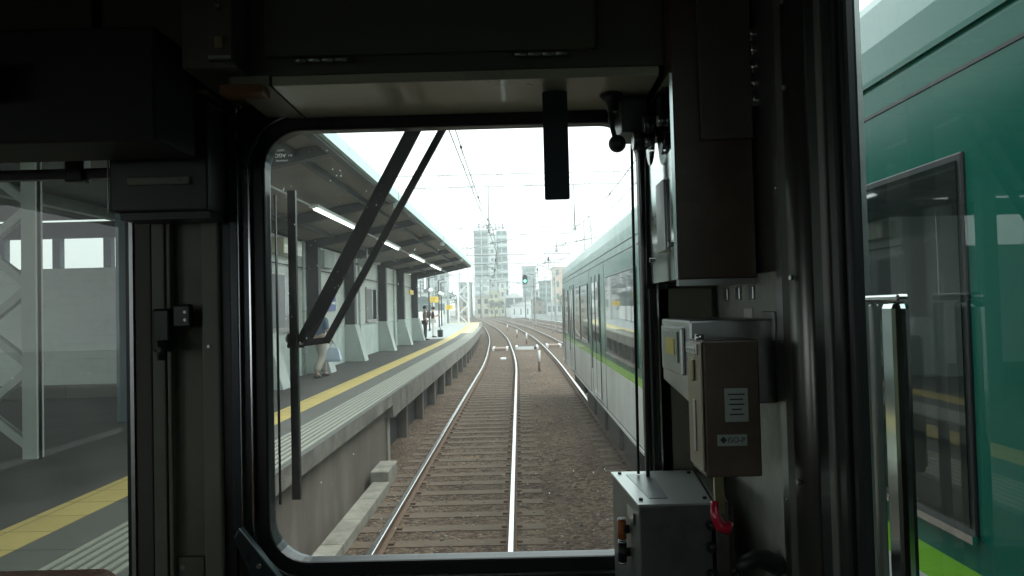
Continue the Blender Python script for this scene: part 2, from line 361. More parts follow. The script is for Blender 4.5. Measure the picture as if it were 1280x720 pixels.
strip('yellow_line', -1.0, -1.4, 1.104, 'yellow')
strip('yellow_platform_end', -.1, -3.3, 1.107, 'yellow', y0=77)
strip('platform_edge_strip', -.0, -.62, 1.099, 'platgrey')
for i in range(7): strip('platform_ridge', -.075-i*.078, -.118-i*.078, 1.108, 'ridge', y1=60, th=.009)
# retaining wall, black shade sheet and supports under the platform
b = MB(); b.box(-2.75, -2.42, -12, 13.3, GZ-.1, .895); tag(b.build('platform_wall', 'brownwall', origin=(0, 0, 0)), 'brown stained retaining wall under the near platform edge', 'retaining wall')
b = MB(); b.sweep([(-.40, GZ-.1), (-.40, .67), (-.55, .67), (-.55, GZ-.1)], PE, [13.31]+[y for y in py if y > 14]); tag(b.build('platform_shade_sheet', 'dark', origin=(0, 0, 0)), 'black sheet standing for the shade under the open far part of the platform', 'retaining wall')  # black sheet paints the shade below the open platform
y = 13.45; k = 0
while y < 81:
    x = PE(y)-(.13 if k == 0 else .2); b = MB(); b.box(x-(.3 if k == 0 else .19), x, y, y+.24, GZ-.1, .674)
    tag(b.build('platform_support', 'paleconc' if k == 0 else 'brownwall', bevel=.01), 'pale concrete pier where the retaining wall under the platform ends' if k == 0 else 'concrete pier in the row carrying the platform edge over dark gaps', 'platform pier', 'piers under the platform edge'); y += 2.7; k += 1
# ------------------------------------------------------------------ station building
WX = -5.2
t = thing('station_building', (WX-.8, 26, 1.1), 'long white clad station building along the back of the platform', 'station building')
MB().box(WX-1.6, WX, 14.1, 38.1, 2.16, 4.3).build('upper_wall', 'siding', t)
MB().box(WX-1.6, WX+.03, 14.05, 38.1, .9, 2.14).build('lower_wall', 'dado', t)
MB().box(WX-1.6, WX+.05, 14.04, 38.12, 2.14, 2.165).build('dado_rail', 'plaster', t)
for k, (y0, y1, z0, z1) in enumerate([(15.45, 17.2, 2.27, 3.42), (25.3, 26.9, 2.3, 3.35)]):
    f = MB().box(WX-.02, WX+.055, y0-.06, y1+.06, z0-.06, z1+.06).build('window', 'winframe', t)
    MB().box(WX+.056, WX+.06, y0, (y0+y1)/2-.02, z0, z1).build('pane', 'curtain', f); MB().box(WX+.056, WX+.062, (y0+y1)/2+.02, y1, z0, z1).build('pane', 'darkglass', f)
    MB().box(WX, WX+.12, y0-.1, y1+.1, z0-.1, z0-.062).build('sill', 'winframe', f)
d_ = MB().box(WX-.02, WX+.05, 32.9, 33.9, 1.1, 3.2).build('door', 'curtain', t)
MB().box(WX+.051, WX+.08, 33.75, 33.8, 2.0, 2.2).build('handle', 'chrome', d_)
# gable screen wall facing the cab
t = thing('screen_wall', (-8.5, 14, 1.1), 'white siding screen wall across the back of the platform with open strip above', 'wall')
MB().box(-7.3, WX-1.62, 13.9, 14.0, 3.531, 4.09).build('siding_panel', 'siding', t)
MB().box(-11, WX-1.62, 13.9, 14.0, 1.1, 3.53).build('siding_panel', 'siding', t)
MB().box(-11, WX-1.6, 13.88, 14.02, .9, 1.35).build('plinth', 'platgrey', t)
for x in (-10.6, -9.68, -8.64, -7.68): MB().box(x-.07, x+.07, 13.85, 14.0, 3.53, 4.1).build('mullion', 'bluecol', t)
MB().box(-11, WX-.2, 13.87, 14.03, 4.1, 4.4).build('header', 'beam', t)
MB().box(WX-1.6, WX, 13.98, 14.04, 1.1, 4.3).build('return_wall', 'siding', t)
for (x, y, n_) in [(-5.59, 10.57, 'slim blue grey column standing in front of the white screen wall')]:
    tag(MB().box(x-.1, x+.1, y-.1, y+.1, 1.1, 4.3).build('roof_column', 'bluecol', bevel=.01), n_, 'column')
# pillars with flared bases
PIL = [14.5, 18.2, 22.2, 27.5, 31.8, 36.1]
lab = ['dark wall pillar on a flared pale base, the one nearest the cab beside the curtained window', 'dark wall pillar on a flared pale base, behind the walking woman', 'dark wall pillar on a flared pale base, just past the blue poster', 'dark wall pillar on a flared pale base, between the second window and the door', 'dark wall pillar on a flared pale base, beside the door', 'dark wall pillar on a flared pale base at the far corner beside the standing man']
for k, y in enumerate(PIL):
    t = thing('wall_pillar', (WX+.2, y, 1.1), lab[k], 'pillar', 'flared pillars along the station wall')
    MB().box(WX+.03, WX+.31, y, y+.26, 2.2, 4.35).build('shaft', 'column', t, bevel=.008)
    b = MB(); pr = [(WX+.03, 1.1), (WX+.62, 1.1), (WX+.34, 2.2), (WX+.03, 2.2)]
    b.loops([[(p[0], y-.12, p[1]) for p in pr], [(p[0], y+.42, p[1]) for p in pr]]); b.build('flared_base', 'plaster', t, bevel=.01)
# things on the wall
for k, (y, lb) in enumerate([(17.7, 'pale downpipe beside the curtained window'), (23.9, 'pale downpipe left of the second wall window'), (30.6, 'pale downpipe nearest the station door')]):
    t = thing('downpipe', (WX+.06, y, 1.1), lb, 'downpipe', 'downpipes on the station wall')
    MB().tube([(WX+.09, y, 1.1), (WX+.09, y, 4.3)], .04, 10).build('pipe', 'plaster', t)
    for z in (1.6, 2.6, 3.6): MB().tube([(WX+.09, y, z), (WX+.09, y, z+.04)], .052, 10).build('bracket', 'galv', t)
tag(MB().tube([(WX+.08, 14.3, 3.66), (WX+.08, 38, 3.66)], .014, 6).build('wall_cable', 'beam'), 'thin dark cable running along the top of the station wall', 'cable')
t = thing('wall_poster', (WX+.01, 20.2, 2.7), 'blue poster with a white stripe on the station wall between two pillars', 'poster')
MB().box(WX+.005, WX+.05, 19.75, 20.95, 2.62, 3.2).build('poster_board', 'blue', t); MB().box(WX+.051, WX+.054, 19.8, 20.9, 2.8, 2.87).build('poster_stripe', 'paper', t); MB().box(WX+.051, WX+.054, 19.9, 20.6, 3.03, 3.1).build('poster_stripe', 'paper', t)
tag(MB().box(WX+.3, WX+.36, 33.3, 34.4, 3.3, 3.5).build('hanging_sign', 'signyellow'), 'small yellow sign over the station door', 'sign')
tag(MB().box(WX+.01, WX+.07, 14.9, 15.3, 3.55, 3.75).build('wall_sign', 'signbrown'), 'small brown sign high on the wall above the curtained window', 'sign')
tag(MB().box(WX+.001, WX+.3, 15.6, 16.9, 3.85, 4.2).build('wall_box', 'cream', bevel=.02), 'cream box mounted under the canopy above the curtained window', 'wall box')
tag(MB().box(WX+.001, WX+.22, 19.2, 20.2, 3.75, 4.2).build('wall_cabinet', 'plaster', bevel=.02), 'pale cabinet under the canopy above the blue poster', 'wall cabinet')
t = thing('platform_speaker', (-4.2, 21, 3.7), 'grey horn speaker hanging on a rod under the canopy', 'speaker')
MB().tube([(-4.25, 21, 4.35), (-4.25, 21, 3.95)], .02).build('rod', 'galv', t); MB().tube([(-4.25, 20.6, 3.92), (-4.25, 21.3, 3.92)], [.14, .06], 12).build('horn', 'galv', t); MB().box(-4.6, -3.9, 21.05, 21.12, 3.9, 3.96).build('bracket', 'galv', t)
# ------------------------------------------------------------------ canopy
t = thing('platform_canopy', (-4, 12, 4.3), 'dark slatted canopy roof with pale teal edge over the platform', 'canopy')
b = MB(); X0, Z0, X1, Z1 = WX, 4.36, -2.38, 4.86
b.loops([[(X0, y, Z0), (X1, y, Z1), (X1, y, Z1+.06), (X0, y, Z0+.12)] for y in (-8, 38)]); b.build('roof_sheet', 'soffit', t)
MB().box(-12, WX-.002, -8, 14.0, 4.45, 4.6).build('inner_roof', 'beam', t); MB().box(-6.9, WX-.002, 14.001, 38.0, 4.45, 4.6).build('inner_roof', 'beam', t)
b = MB(); b.box(-2.379, -2.31, -8, 38.05, 4.74, 4.91); b.build('fascia', 'fascia', t)
MB().box(-2.5, -2.385, -8, 38, 4.70, 4.74).build('gutter', 'beam', t)
for y in [-2.5, 1.6, 5.7, 9.9]+[p+.13 for p in PIL]+[37.8]:
    b = MB(); b.loops([[(X0+.0, q, 4.12), (X1-.03, q, 4.70), (X1-.03, q, Z1-.01), (X0+.0, q, Z0-.01)] for q in (y-.07, y+.07)]); b.build('rafter', 'beam', t)
for x in (-4.5, -2.95): 
    z = Z0+(x-X0)*(Z1-Z0)/(X1-X0); MB().box(x-.04, x+.04, -8, 37.9, z-.1, z-.012).build('purlin', 'beam', t)
MB().box(-7.1, -6.95, -6, 13.8, 4.28, 4.45).build('purlin', 'galv', t)
for y in [7.9, 14.6, 23.4, 31.5]: MB().box(-2.42, -2.30, y, y+.05, 4.6, 4.92).build('gutter_bracket', 'plaster', t)
b = MB(); b.tube([(-3.55, -6, 4.43), (-3.55, 37.9, 4.43)], .02, 6); tag(b.build('cable_conduit', 'galv'), 'thin grey conduit linking the lamps under the canopy', 'conduit')
ll = ['lit fluorescent strip lamp under the canopy, nearest one seen through the front window', 'lit strip lamp under the canopy, second away from the cab', 'lit strip lamp under the canopy, third away from the cab', 'lit strip lamp under the canopy, farthest from the cab', 'lit strip lamp under the canopy right beside the cab']
for k, (y0, y1) in enumerate([(13.0, 16.3), (19.1, 22.2), (24.6, 28.2), (30.4, 34.2), (4.5, 7.5)]):
    t = thing('strip_lamp', (-3.55, (y0+y1)/2, 4.5), ll[k], 'lamp', 'strip lamps under the canopy')
    MB().box(-3.63, -3.47, y0, y1, 4.435, 4.48).build('housing', 'white', t); MB().tube([(-3.55, y0+.05, 4.41), (-3.55, y1-.05, 4.41)], .028).build('tube', 'tube', t)
# ------------------------------------------------------------------ lattice masts
def lattice(name, x0, x1, y, z0, z1, label, group, m='lattice', leg=.13, dp=.5, step=1.0, brace=.05, cross=False):
    t = thing(name, ((x0+x1)/2, y, z0), label, 'mast', group)
    for xx in (x0, x1):
        for yy_ in (y, y+dp): MB().box(xx-leg/2, xx+leg/2, yy_-leg/2*.6, yy_+leg/2*.6, z0, z1).build('leg', m, t)
    b = MB(); z = z0+.1; k = 0
    while z < z1-step*.5:
        for yy_ in (y-.02, y+dp+.02):
            a, c = (x0, x1) if k % 2 else (x1, x0)
            b.bar((a, yy_, z), (c, yy_, min(z+step, z1)), brace, .012, up=(0, 1, 0))
            if cross: b.bar((c, yy_+.016, z), (a, yy_+.016, min(z+step, z1)), brace, .012, up=(0, 1, 0))
        for xx in (x0, x1):
            a, c = (y, y+dp) if k % 2 else (y+dp, y)
            b.bar((xx, a, z), (xx, c, min(z+step, z1)), brace, .012, up=(1, 0, 0))
        z += step; k += 1
    b.build('bracing', m, t); return t
lattice('lattice_mast', -6.33, -5.23, 7.95, 1.1, 8.5, 'pale lattice mast standing on the platform seen through the left window', 'lattice masts carrying the overhead line', leg=.155, dp=.03, step=.87, brace=.085, cross=True)
lattice('lattice_mast', -5.35, -4.45, 66, 1.1, 8.6, 'pale lattice mast at the open end of the platform beyond the canopy', 'lattice masts carrying the overhead line', m='white', leg=.12, step=.9, brace=.06)
# ------------------------------------------------------------------ overhead line
def gantry(y, x0, x1, z, h, masts, label, ins):
    t = thing('catenary_gantry', ((x0+x1)/2, y, z), label, 'gantry', 'overhead line gantries across the tracks')
    b = MB(); b.tube([(x0, y, z), (x1, y, z)], .022, 6); b.tube([(x0, y, z+h), (x1, y, z+h)], .022, 6)
    x = x0; k = 0
    while x < x1-.01:
        e = min(x+1.3, x1); b.tube([(x, y, z+(h if k % 2 else 0)), (e, y, z+(0 if k % 2 else h))], .016, 4); x = e; k += 1
    b.build('beam', 'galv', t)
    for mx in masts:
        b = MB()
        for s in (-.22, .22): b.tube([(mx+s, y, GZ), (mx+s, y, z+h+.3)], .045, 6)
        q = GZ
        k = 0
        while q < z+h-.6:
            b.tube([(mx-.22*(1-2*(k % 2)), y, q), (mx+.22*(1-2*(k % 2)), y, q+.8)], .018, 4); q += .8; k += 1
        b.tube([(mx+.25, y, z-1.2), (mx+1.3, y, z)], .03, 5); b.build('mast', 'lattice', t)
    for c in ins:
        b = MB(); b.tube([(c, y, z), (c, y, 6.2)], .03, 6); b.tube([(c, y, 5.45), (c+1.1, y, 5.65)], .025, 6); b.tube([(c-.9, y, 5.25), (c+.1, y, 5.5)], .02, 6)
        for j in range(4): b.tube([(c, y, 5.95+j*.07), (c, y, 5.985+j*.07)], .08, 8)
        b.build('insulator', 'galv', t)
gantry(33, -7.2, 9.3, 8.0, .55, [-7.2, 9.3], 'thin gantry crossing high over the tracks, nearest to the cab', [C1(33)-.3, C2(33)])
gantry(46, -7.4, 4.4, 7.1, .5, [4.4], 'overhead line gantry with a lattice mast rising beside the green train', [C1(46), C2(46)])
gantry(58, -7.9, 8.2, 6.9, .45, [8.2], 'overhead line gantry, third away from the cab', [C1(58), C2(58)])
gantry(78, -8.4, 3.6+.1, 6.9, .55, [3.7], 'gantry across the tracks that carries the green signal', [C1(78), C2(78)])
gantry(104, -12, 8.8, 6.9, .6, [-12, 2.2, 8.8], 'overhead line gantry, just beyond the green signal', [C1(104), C2(104), C3(104)])
gantry(140, -16, 7, 7.0, .6, [-16, 7], 'farthest gantry before the apartment tower', [C1(140), C2(140), C3(140)])
def wireline(path, label, y0, y1):
    t = thing('overhead_line', (path(y0), y0, 5), label, 'overhead line', 'overhead lines above the tracks')
    gy = [-18, 5, 33, 46, 58, 78, 104, 140, 190]
    def mz(y):
        for a, c in zip(gy[:-1], gy[1:]):
            if a <= y <= c: u = (y-a)/(c-a); return 6.05-.5*4*u*(1-u)*min(1, (c-a)/30)
        return 6
    ys = [y0+2*i for i in range(int((y1-y0)/2)+1)]
    MB().tube([(path(y), y, 5.2) for y in ys], .009, 5).build('contact_wire', 'beam', t)
    MB().tube([(path(y)-.06, y, mz(y)) for y in ys], .010, 5).build('messenger_wire', 'beam', t)
    b = MB()
    for i, y in enumerate(ys[::3]): 
        b.tube([(path(y), y, 5.2), (path(y)-.06, y, mz(y))], .005, 4)
        b.tube([(path(y)-.06, y-.04, mz(y)), (path(y)-.06, y+.04, mz(y))], .03, 6)
    b.build('droppers', 'beam', t)
wireline(lambda y: C1(y)-.05, 'overhead wires above the track ahead of the cab', 2, 180)
wireline(C2, 'overhead wires above the track of the green train', 2, 180)
wireline(C3, 'overhead wires above the third track', 24, 180)
for k, (x, z) in enumerate([(-3.1, 8.9), (-2.0, 9.3), (-4.3, 8.6)]):
    tag(MB().tube([(x, 2, z), (x, 18, z-.35), (x, 33, z), (x-.6, 46, z-.4), (x-1.2, 58, z-.2), (x-2.5, 78, z)], .011, 5).build('feeder_cable', 'beam'), ['middle one of the three thin feeder cables above the canopy', 'thin feeder cable above the canopy, nearest the tracks', 'thin feeder cable above the canopy, farthest from the tracks'][k], 'cable', 'feeder cables above the canopy')
# signal
x, y = .75, 77.6
t = thing('railway_signal', (x, y, 5.0), 'black signal head showing a green light, hung over the tracks', 'signal')
b = MB(); b.loops([[(x+.27*math.cos(a), yy_, 5.5+.2*math.sin(a)+(.28 if math.sin(a) > 0 else -.28)) for a in [2*math.pi*i/20 for i in range(20)]] for yy_ in (y, y+.08)]); b.build('backplate', 'black', t)
MB().tube([(x, y+.05, 5.9), (x, y+.05, 6.9)], .04).build('hanger', 'galv', t)
for z, m in ((5.62, 'ink'), (5.34, 'lamp')):
    b = MB(); b.tube([(x, y-.012, z), (x, y-.002, z)], .12 if m == 'lamp' else .1, 16); l_ = b.build('lens', m, t)
    bb = MB(); bb.loops([[(x+.13*math.cos(a), q, z+.13*math.sin(a)) for a in [math.pi*i/10 for i in range(11)]] for q in (y-.2, y-.01)], closed=False, caps=False); bb.build('hood', 'black', l_)
# ------------------------------------------------------------------ open platform end: fence, lamp posts, signs
BK = lambda y: PE(y)-3.75 if y < 60 else PE(y)-3.75-(y-60)*.02
t = thing('platform_fence', (BK(60), 60, 1.1), 'white panel fence along the back of the open platform end', 'fence')
b = MB(); b.sweep([(-.03, 1.2), (-.03, 2.45), (.03, 2.45), (.03, 1.2)], BK, [38.4+i*2 for i in range(22)]); b.build('panel', 'white', t)
for i in range(22): y = 38.4+i*2; MB().box(BK(y)-.04, BK(y)+.06, y-.04, y+.04, 1.1, 2.5).build('post', 'white', t)
pl = ['dark lamp post behind the two waiting people', 'dark platform lamp post with round white lamp, second from the canopy', 'dark platform lamp post, third from the canopy', 'dark platform lamp post beside the far lattice mast']
for k, (y, h) in enumerate([(43, 4.0), (52, 3.7), (62, 3.9), (67.5, 3.9)]):
    x = BK(y)+.25; t = thing('lamp_post', (x, y, 1.1), pl[k], 'lamp post', 'dark lamp posts on the open platform')
    MB().tube([(x, y, 1.1), (x, y, 1.1+h)], .06, 8).build('post', 'column', t); b = MB(); b.ball((x+.12, y, 3.95), .16, n=10); b.build('lamp_globe', 'white', t); MB().tube([(x, y, 1.1+h), (x+.5, y, 1.1+h+.1)], .03).build('arm', 'column', t)
for k, (x, y, z, w_) in enumerate([(-6.6, 58, 3.35, .75), (-6.7, 72, 2.75, .7)]):
    t = thing('yellow_sign', (x, y, 1.1), ['yellow signboard on a white post behind the white platform fence', 'smaller yellow signboard farther along the white platform fence'][k], 'sign')
    MB().box(x-w_/2, x+w_/2, y, y+.05, z-.2, z+.25).build('board', 'signyellow', t); MB().tube([(x, y+.08, 1.1), (x, y+.08, z)], .04).build('post', 'white', t)
    for q in range(3): MB().box(x-w_*.3, x+w_*.25-q*.06, y-.004, y-.001, z+.13-q*.13, z+.16-q*.13).build('lettering', 'ink', t)
# far trackside fence on the right
t = thing('trackside_fence', (C4(150)+3, 150, GZ), 'low grey picket fence along the far side of the tracks', 'fence')
FP = lambda y: C4(y)+3.2
ys = [80+3*i for i in range(45)]
MB().tube([(FP(y), y, GZ+.9) for y in ys], .05, 5).build('top_rail', 'galv', t); MB().tube([(FP(y), y, GZ+.2) for y in ys], .05, 5).build('bottom_rail', 'galv', t)
b = MB(); y = 80
while y < 212: b.box(FP(y)-.03, FP(y)+.03, y-.03, y+.03, GZ, GZ+1.1); y += .5
tag(b.build('pickets', 'galv', t), kind='stuff')

# ------------------------------------------------------------------ buildings
bnum = [0]
def building(x0, x1, y, dp, h, col, nf, nc, label, wcol=(.1, .14, .15), roof=None, balc=False, name='building', wf=.55, z0=GZ, base=.4, skipc=()):
    bnum[0] += 1
    t = thing(name, ((x0+x1)/2, y+dp/2, z0), label, 'building', 'buildings beyond the tracks')
    wm = mat('facade_%d' % bnum[0], col, .8, var=.06, vs=.3); gm_ = mat('facade_glass_%d' % bnum[0], wcol, .2)
    MB().box(x0, x1, y, y+dp, z0, z0+h).build('wall', wm, t)
    rf = MB().box(x0-.25, x1+.25, y-.25, y+dp+.25, z0+h, z0+h+.35).build('roof', mat('roof_%d' % bnum[0], roof or tuple(c*.8 for c in col), .8), t)
    fh = h/nf; cw = (x1-x0)/nc; proto = {}
    for f in range(nf):
        for c in range(nc):
            if c in skipc: continue
            cx, cz = x0+cw*(c+.5), z0+fh*(f+base)
            if 'w' not in proto:
                fr = MB().box(cx-cw*wf/2-.08, cx+cw*wf/2+.08, y-.06, y-.002, cz-.08, cz+fh*.45+.08).build('window', 'winframe', t); pn = MB().box(cx-cw*wf/2, cx+cw*wf/2, y-.075, y-.062, cz, cz+fh*.45).build('pane', gm_, fr)
                proto['w'] = (fr, cx, cz)
            else:
                p = proto['w']; fr = p[0].copy(); COL.objects.link(fr); fr.parent = t; fr.location = (cx-p[1], 0, cz-p[2]); pn = p[0].children[0].copy(); COL.objects.link(pn); pn.parent = fr
        if balc: MB().box(x0+.3, x1-.3, y-1.1, y-.001-.1, z0+fh*f+.1, z0+fh*f+1.1).build('balcony', wm, t)
    return t, rf
TY = 252
t, rf = building(-14.6, -9.5, TY, 10, 29, (.42, .47, .47), 10, 2, 'left wing of balconies on the tall apartment tower under the rooftop sign', wf=.85, wcol=(.09, .15, .16), name='apartment_tower')
del t['label'], t['category'], t['group']
tower = t; tower['label'] = 'tall grey and white apartment tower with rooftop sign straight ahead'; tower['category'] = 'apartment tower'
b = MB(); b.box(-9.5, -7.2, TY+1, TY+10, GZ, 28.2); b.build('stair_core', 'white', tower)
b = MB(); b.box(-7.2, -3.2, TY+.2, TY+10, GZ, 28.6); b.build('east_wing', mat('tower_white', (.62, .68, .67), .8), tower)
for f in range(10):
    q = 2.9*f
    o = MB().box(-6.9, -3.4, TY-.9, TY+.15, q+.1, q+1.15).build('balcony', mat('balc_panel', (.5, .57, .56), .6), tower)
    MB().box(-6.9, -3.4, TY+.15, TY+.195, q+1.15, q+2.7).build('window', mat('balc_dark', (.1, .16, .16), .3), tower)
for f in range(10):
    q = 2.9*f
    MB().box(-14.5, -9.7, TY-1.0, TY-.1, q+.02, q+.14).build('balcony_slab', 'galv', tower)
    for x in (-12.1, -9.8): MB().box(x, x+.12, TY-1.0, TY-.1, q+.14, q+2.85).build('balcony_divider', 'white', tower)
    MB().box(-8.9, -8.0, TY+.9, TY+.99, q+1.2, q+2.2).build('window', mat('balc_dark', (.1, .16, .16), .3), tower)
    MB().box(-5.3, -5.15, TY-.9, TY+.1, q+1.15, q+2.9).build('balcony_divider', 'white', tower)
# rooftop sign characters from strokes on a 4x5 grid
GL = [[((0, 5), (4, 5)), ((0, 3), (4, 3)), ((2, 5), (2, .5)), ((2, .5), (4, .5))], [((1, 5), (1, 2)), ((3.4, 5), (3.4, 2)), ((3.4, 2), (2, 0))],
      [((2, 5), (2, 4)), ((0, 4), (4, 4)), ((0, 4), (0, 2.5)), ((4, 4), (3.6, 2)), ((3.6, 2), (1.6, 0))], [((0, 4.6), (4, 4.6)), ((0, 4.6), (0, 2.6)), ((4, 4.6), (3.6, 2)), ((3.6, 2), (1.6, 0))], None,
      [((.5, 4.5), (3, 4.5)), ((3, 4.5), (2.7, .4)), ((0, .4), (4, .4))], [((2, 5), (2, 0))], [((.3, 4.6), (3.7, 4.6)), ((2, 4.6), (2, .4)), ((0, .4), (4, .4))], [((1, 2.5), (2.4, 2.5))]]
x = -13.3
for gl in GL:
    if gl:
        b = MB()
        for (a, c) in gl: b.bar((x+a[0]*.24, TY+1, 29.5+a[1]*.36), (x+c[0]*.24, TY+1, 29.5+c[1]*.36), .30, .3, up=(0, 1, 0))
        b.build('rooftop_letter', mat('sign_letter', (.02, .03, .03), .6), tower)
        x += 1.25
    else: x += .6
MB().box(-13, -5.5, TY+1.2, TY+1.35, 29.1, 29.4).build('sign_frame', 'galv', tower)
building(-14.0, -9.4, 238, 8, 12.5, (.66, .72, .71), 5, 2, 'white block with small balconies below the tall tower', wcol=(.3, .4, .4))
building(-9.3, -6.2, 236, 8, 7.5, (.6, .57, .36), 3, 2, 'pale yellow narrow house beside the tower foot', wf=.6)
building(-6.1, -3.9, 240, 8, 11, (.66, .67, .6), 4, 1, 'narrow cream block right of the yellow house', wf=.25)
t, rf = building(-3.8, 1.4, 215, 8, 5.6, (.75, .77, .76), 1, 2, 'white house with a dark wide window under a low gable', wcol=(.12, .14, .13), base=.52, wf=.8)
b = MB(); b.loops([[(-4.1, q, 5.5), (1.7, q, 5.5), (-.6, q, 6.9), (-1.8, q, 6.9)] for q in (214.6, 223.4)]); b.build('gable', 'white', t)
t, rf = building(-2.0, 3.3, 196, 7, 3.2, (.78, .82, .82), 1, 3, 'low white shed with a sloping grey roof beside the tracks', wf=.12, base=.3, name='trackside_shed')
b = MB(); b.loops([[(-2.4, q, 3.1), (3.5, q, 4.9), (3.5, q, 5.1), (-2.4, q, 3.3)] for q in (195.5, 203.4)]); b.build('sloping_roof', 'galv', t); b = MB(); b.loops([[(-2.0, q, 3.0), (3.3, q, 3.0), (3.3, q, 4.85), (-1.9, q, 3.22)] for q in (196.0, 202.9)]); b.build('upper_wall', 'white', t)
building(1.6, 6.3, 255, 10, 16.5, (.42, .47, .46), 6, 1, 'grey office block with banded windows behind the green signal', wf=.85, wcol=(.2, .27, .27))
building(4.2, 6.4, 232, 8, 8, (.5, .53, .5), 3, 2, 'small grey block just behind the white shed')
building(7.0, 10.6, 240, 10, 10.8, (.25, .42, .40), 6, 4, 'teal glazed block left of the pinkish building', wf=.7, wcol=(.12, .2, .2))
building(10.9, 17.5, 226, 12, 14.5, (.7, .5, .4), 4, 3, 'pinkish apartment block beside the green train', wf=.45, roof=(.4, .42, .4))
building(7.8, 12, 205, 5, 3.5, (.6, .63, .62), 1, 3, 'low white hut behind the trackside fence')
building(18.5, 27, 215, 10, 9, (.5, .5, .47), 3, 3, 'plain grey block right of the pinkish building hidden by the train')
# left side background behind the platform
building(-34, -25.5, 190, 12, 16, (.4, .44, .43), 5, 4, 'broad grey apartment block seen past the platform fence, under the canopy end', balc=False)
building(-24.8, -19.5, 200, 12, 12.5, (.46, .49, .47), 4, 3, 'grey block right of the broad one, beside the far lattice mast')
building(-19, -15.2, 236, 12, 11, (.5, .52, .5), 4, 2, 'pale grey block left of the tower')
building(-22, -14.5, 150, 6, 4.6, (.7, .72, .7), 1, 4, 'long low white building behind the platform fence')
building(-13.6, -10.4, 92, 5, 4.0, (.16, .2, .2), 1, 2, 'dark grey shed behind the yellow platform sign')
for k, (x, y, h, lb) in enumerate([(-9, 95, 8, 'concrete utility pole behind the white platform fence'), (-13.3, 170, 11, 'concrete utility pole left of the apartment tower'), (-3.6, 205, 11, 'tall utility pole beside the white gabled house'), (6.8, 180, 10, 'utility pole in front of the teal block')]):
    t = thing('utility_pole', (x, y, GZ), lb, 'utility pole', 'utility poles beyond the tracks')
    MB().tube([(x, y, GZ), (x, y, h)], [.17, .1]).build('pole', 'galv', t)
    for z in (h-.4, h-1.1): MB().box(x-.9, x+.9, y-.2, y-.08, z, z+.1).build('crossarm', 'galv', t)
hs_ = [(-30, 176, 6, 5, 'two storey pale house behind the far platform fence'), (-24.3, 180, 5, 6.5, 'narrow white house left of the far lattice mast'), (-12.6, 222, 4, 6, 'small cream house at the foot of the tower, left one'), (3.6, 208, 3.2, 4.2, 'small brown hut right of the white shed'), (13.2, 200, 4.5, 5.5, 'white two storey house below the pinkish block'), (18.5, 196, 5, 6, 'grey two storey house at the right end of the skyline'), (-17.4, 205, 3.4, 5, 'tan house between the long white building and the tower')]
for k, (x, y, w_, h, lb) in enumerate(hs_):
    c = [(.62, .62, .58), (.7, .72, .7), (.6, .55, .45), (.3, .22, .17), (.68, .7, .68), (.42, .43, .42), (.5, .42, .32)][k]
    t, rf = building(x, x+w_, y, 6, h, c, 2, 2, lb, wcol=(.06, .08, .08), wf=.5)
    b = MB(); b.loops([[(x-.3, q, GZ+h+.36), (x+w_+.3, q, GZ+h+.36), (x+w_/2, q, GZ+h+1.6)] for q in (y-.4, y+6.4)]); b.build('gable', 'column' if k % 2 else 'galv', t)
for k, (x, y, h, lb) in enumerate([(-10.8, 214, 12, 'slim utility pole just left of the yellow house'), (1.8, 190, 9.5, 'utility pole right of the white shed'), (9.6, 196, 10.5, 'utility pole between the teal block and the pinkish block'), (-21, 160, 9, 'utility pole above the long low white building'), (3.6, 168, 9, 'steel pole left of the far trackside fence')]):
    t = thing('utility_pole', (x, y, GZ), lb, 'utility pole', 'utility poles beyond the tracks')
    MB().tube([(x, y, GZ), (x, y, h)], [.16, .1]).build('pole', 'beam', t)
    for z in (h-.4, h-1.1, h-1.8): MB().box(x-.8, x+.8, y-.2, y-.08, z, z+.1).build('crossarm', 'beam', t)
    MB().tube([(x+.35, y, h-3), (x+.35, y, h-2.1)], .28, 10).build('transformer', 'galv', t)
for k, (p, q) in enumerate([((-21, 160, 8.6), (-10.8, 214, 11.6)), ((-10.8, 214, 11.6), (-3.6, 205, 10.6)), ((-3.6, 205, 10.6), (1.8, 190, 9.1)), ((1.8, 190, 9.1), (9.6, 196, 10.1)), ((-21, 160, 7.9), (-3.6, 205, 9.9)), ((-3.6, 205, 9.9), (9.6, 196, 9.4))]):
    p, q = Vector(p), Vector(q); tag(MB().tube([p.lerp(q, u/8)-Vector((0, 0, 4*.6*(u/8)*(1-u/8))) for u in range(9)], .035, 5).build('street_cable', 'beam'), 'black cable strung between the utility poles in front of the far buildings', 'cable', 'cables between the utility poles')
for k, (y, x0, x1, z) in enumerate([(52, -7, 8, 6.3), (66, -7, 8, 6.5), (90, -9, 8, 6.6), (120, -13, 8, 6.7)]):
    b = MB(); b.tube([(x0, y, z), (x1, y, z)], .022, 5)
    for c in (C1(y), C2(y), C3(y)): b.tube([(c-.15, y, z), (c-.15, y, 5.3)], .018, 5); b.tube([(c-1.0, y, 5.6), (c-.1, y, 5.25)], .018, 5); b.tube([(c-.15, y, 5.8), (c-.15, y, 6.05)], .07, 8)
    tag(b.build('span_wire', 'beam'), ['thin span wire with pull off arms across the tracks, nearest of its kind', 'thin span wire with pull off arms, second across the tracks', 'thin span wire with pull off arms just past the green signal', 'farthest thin span wire across the tracks'][k], 'span wire', 'span wires across the tracks')
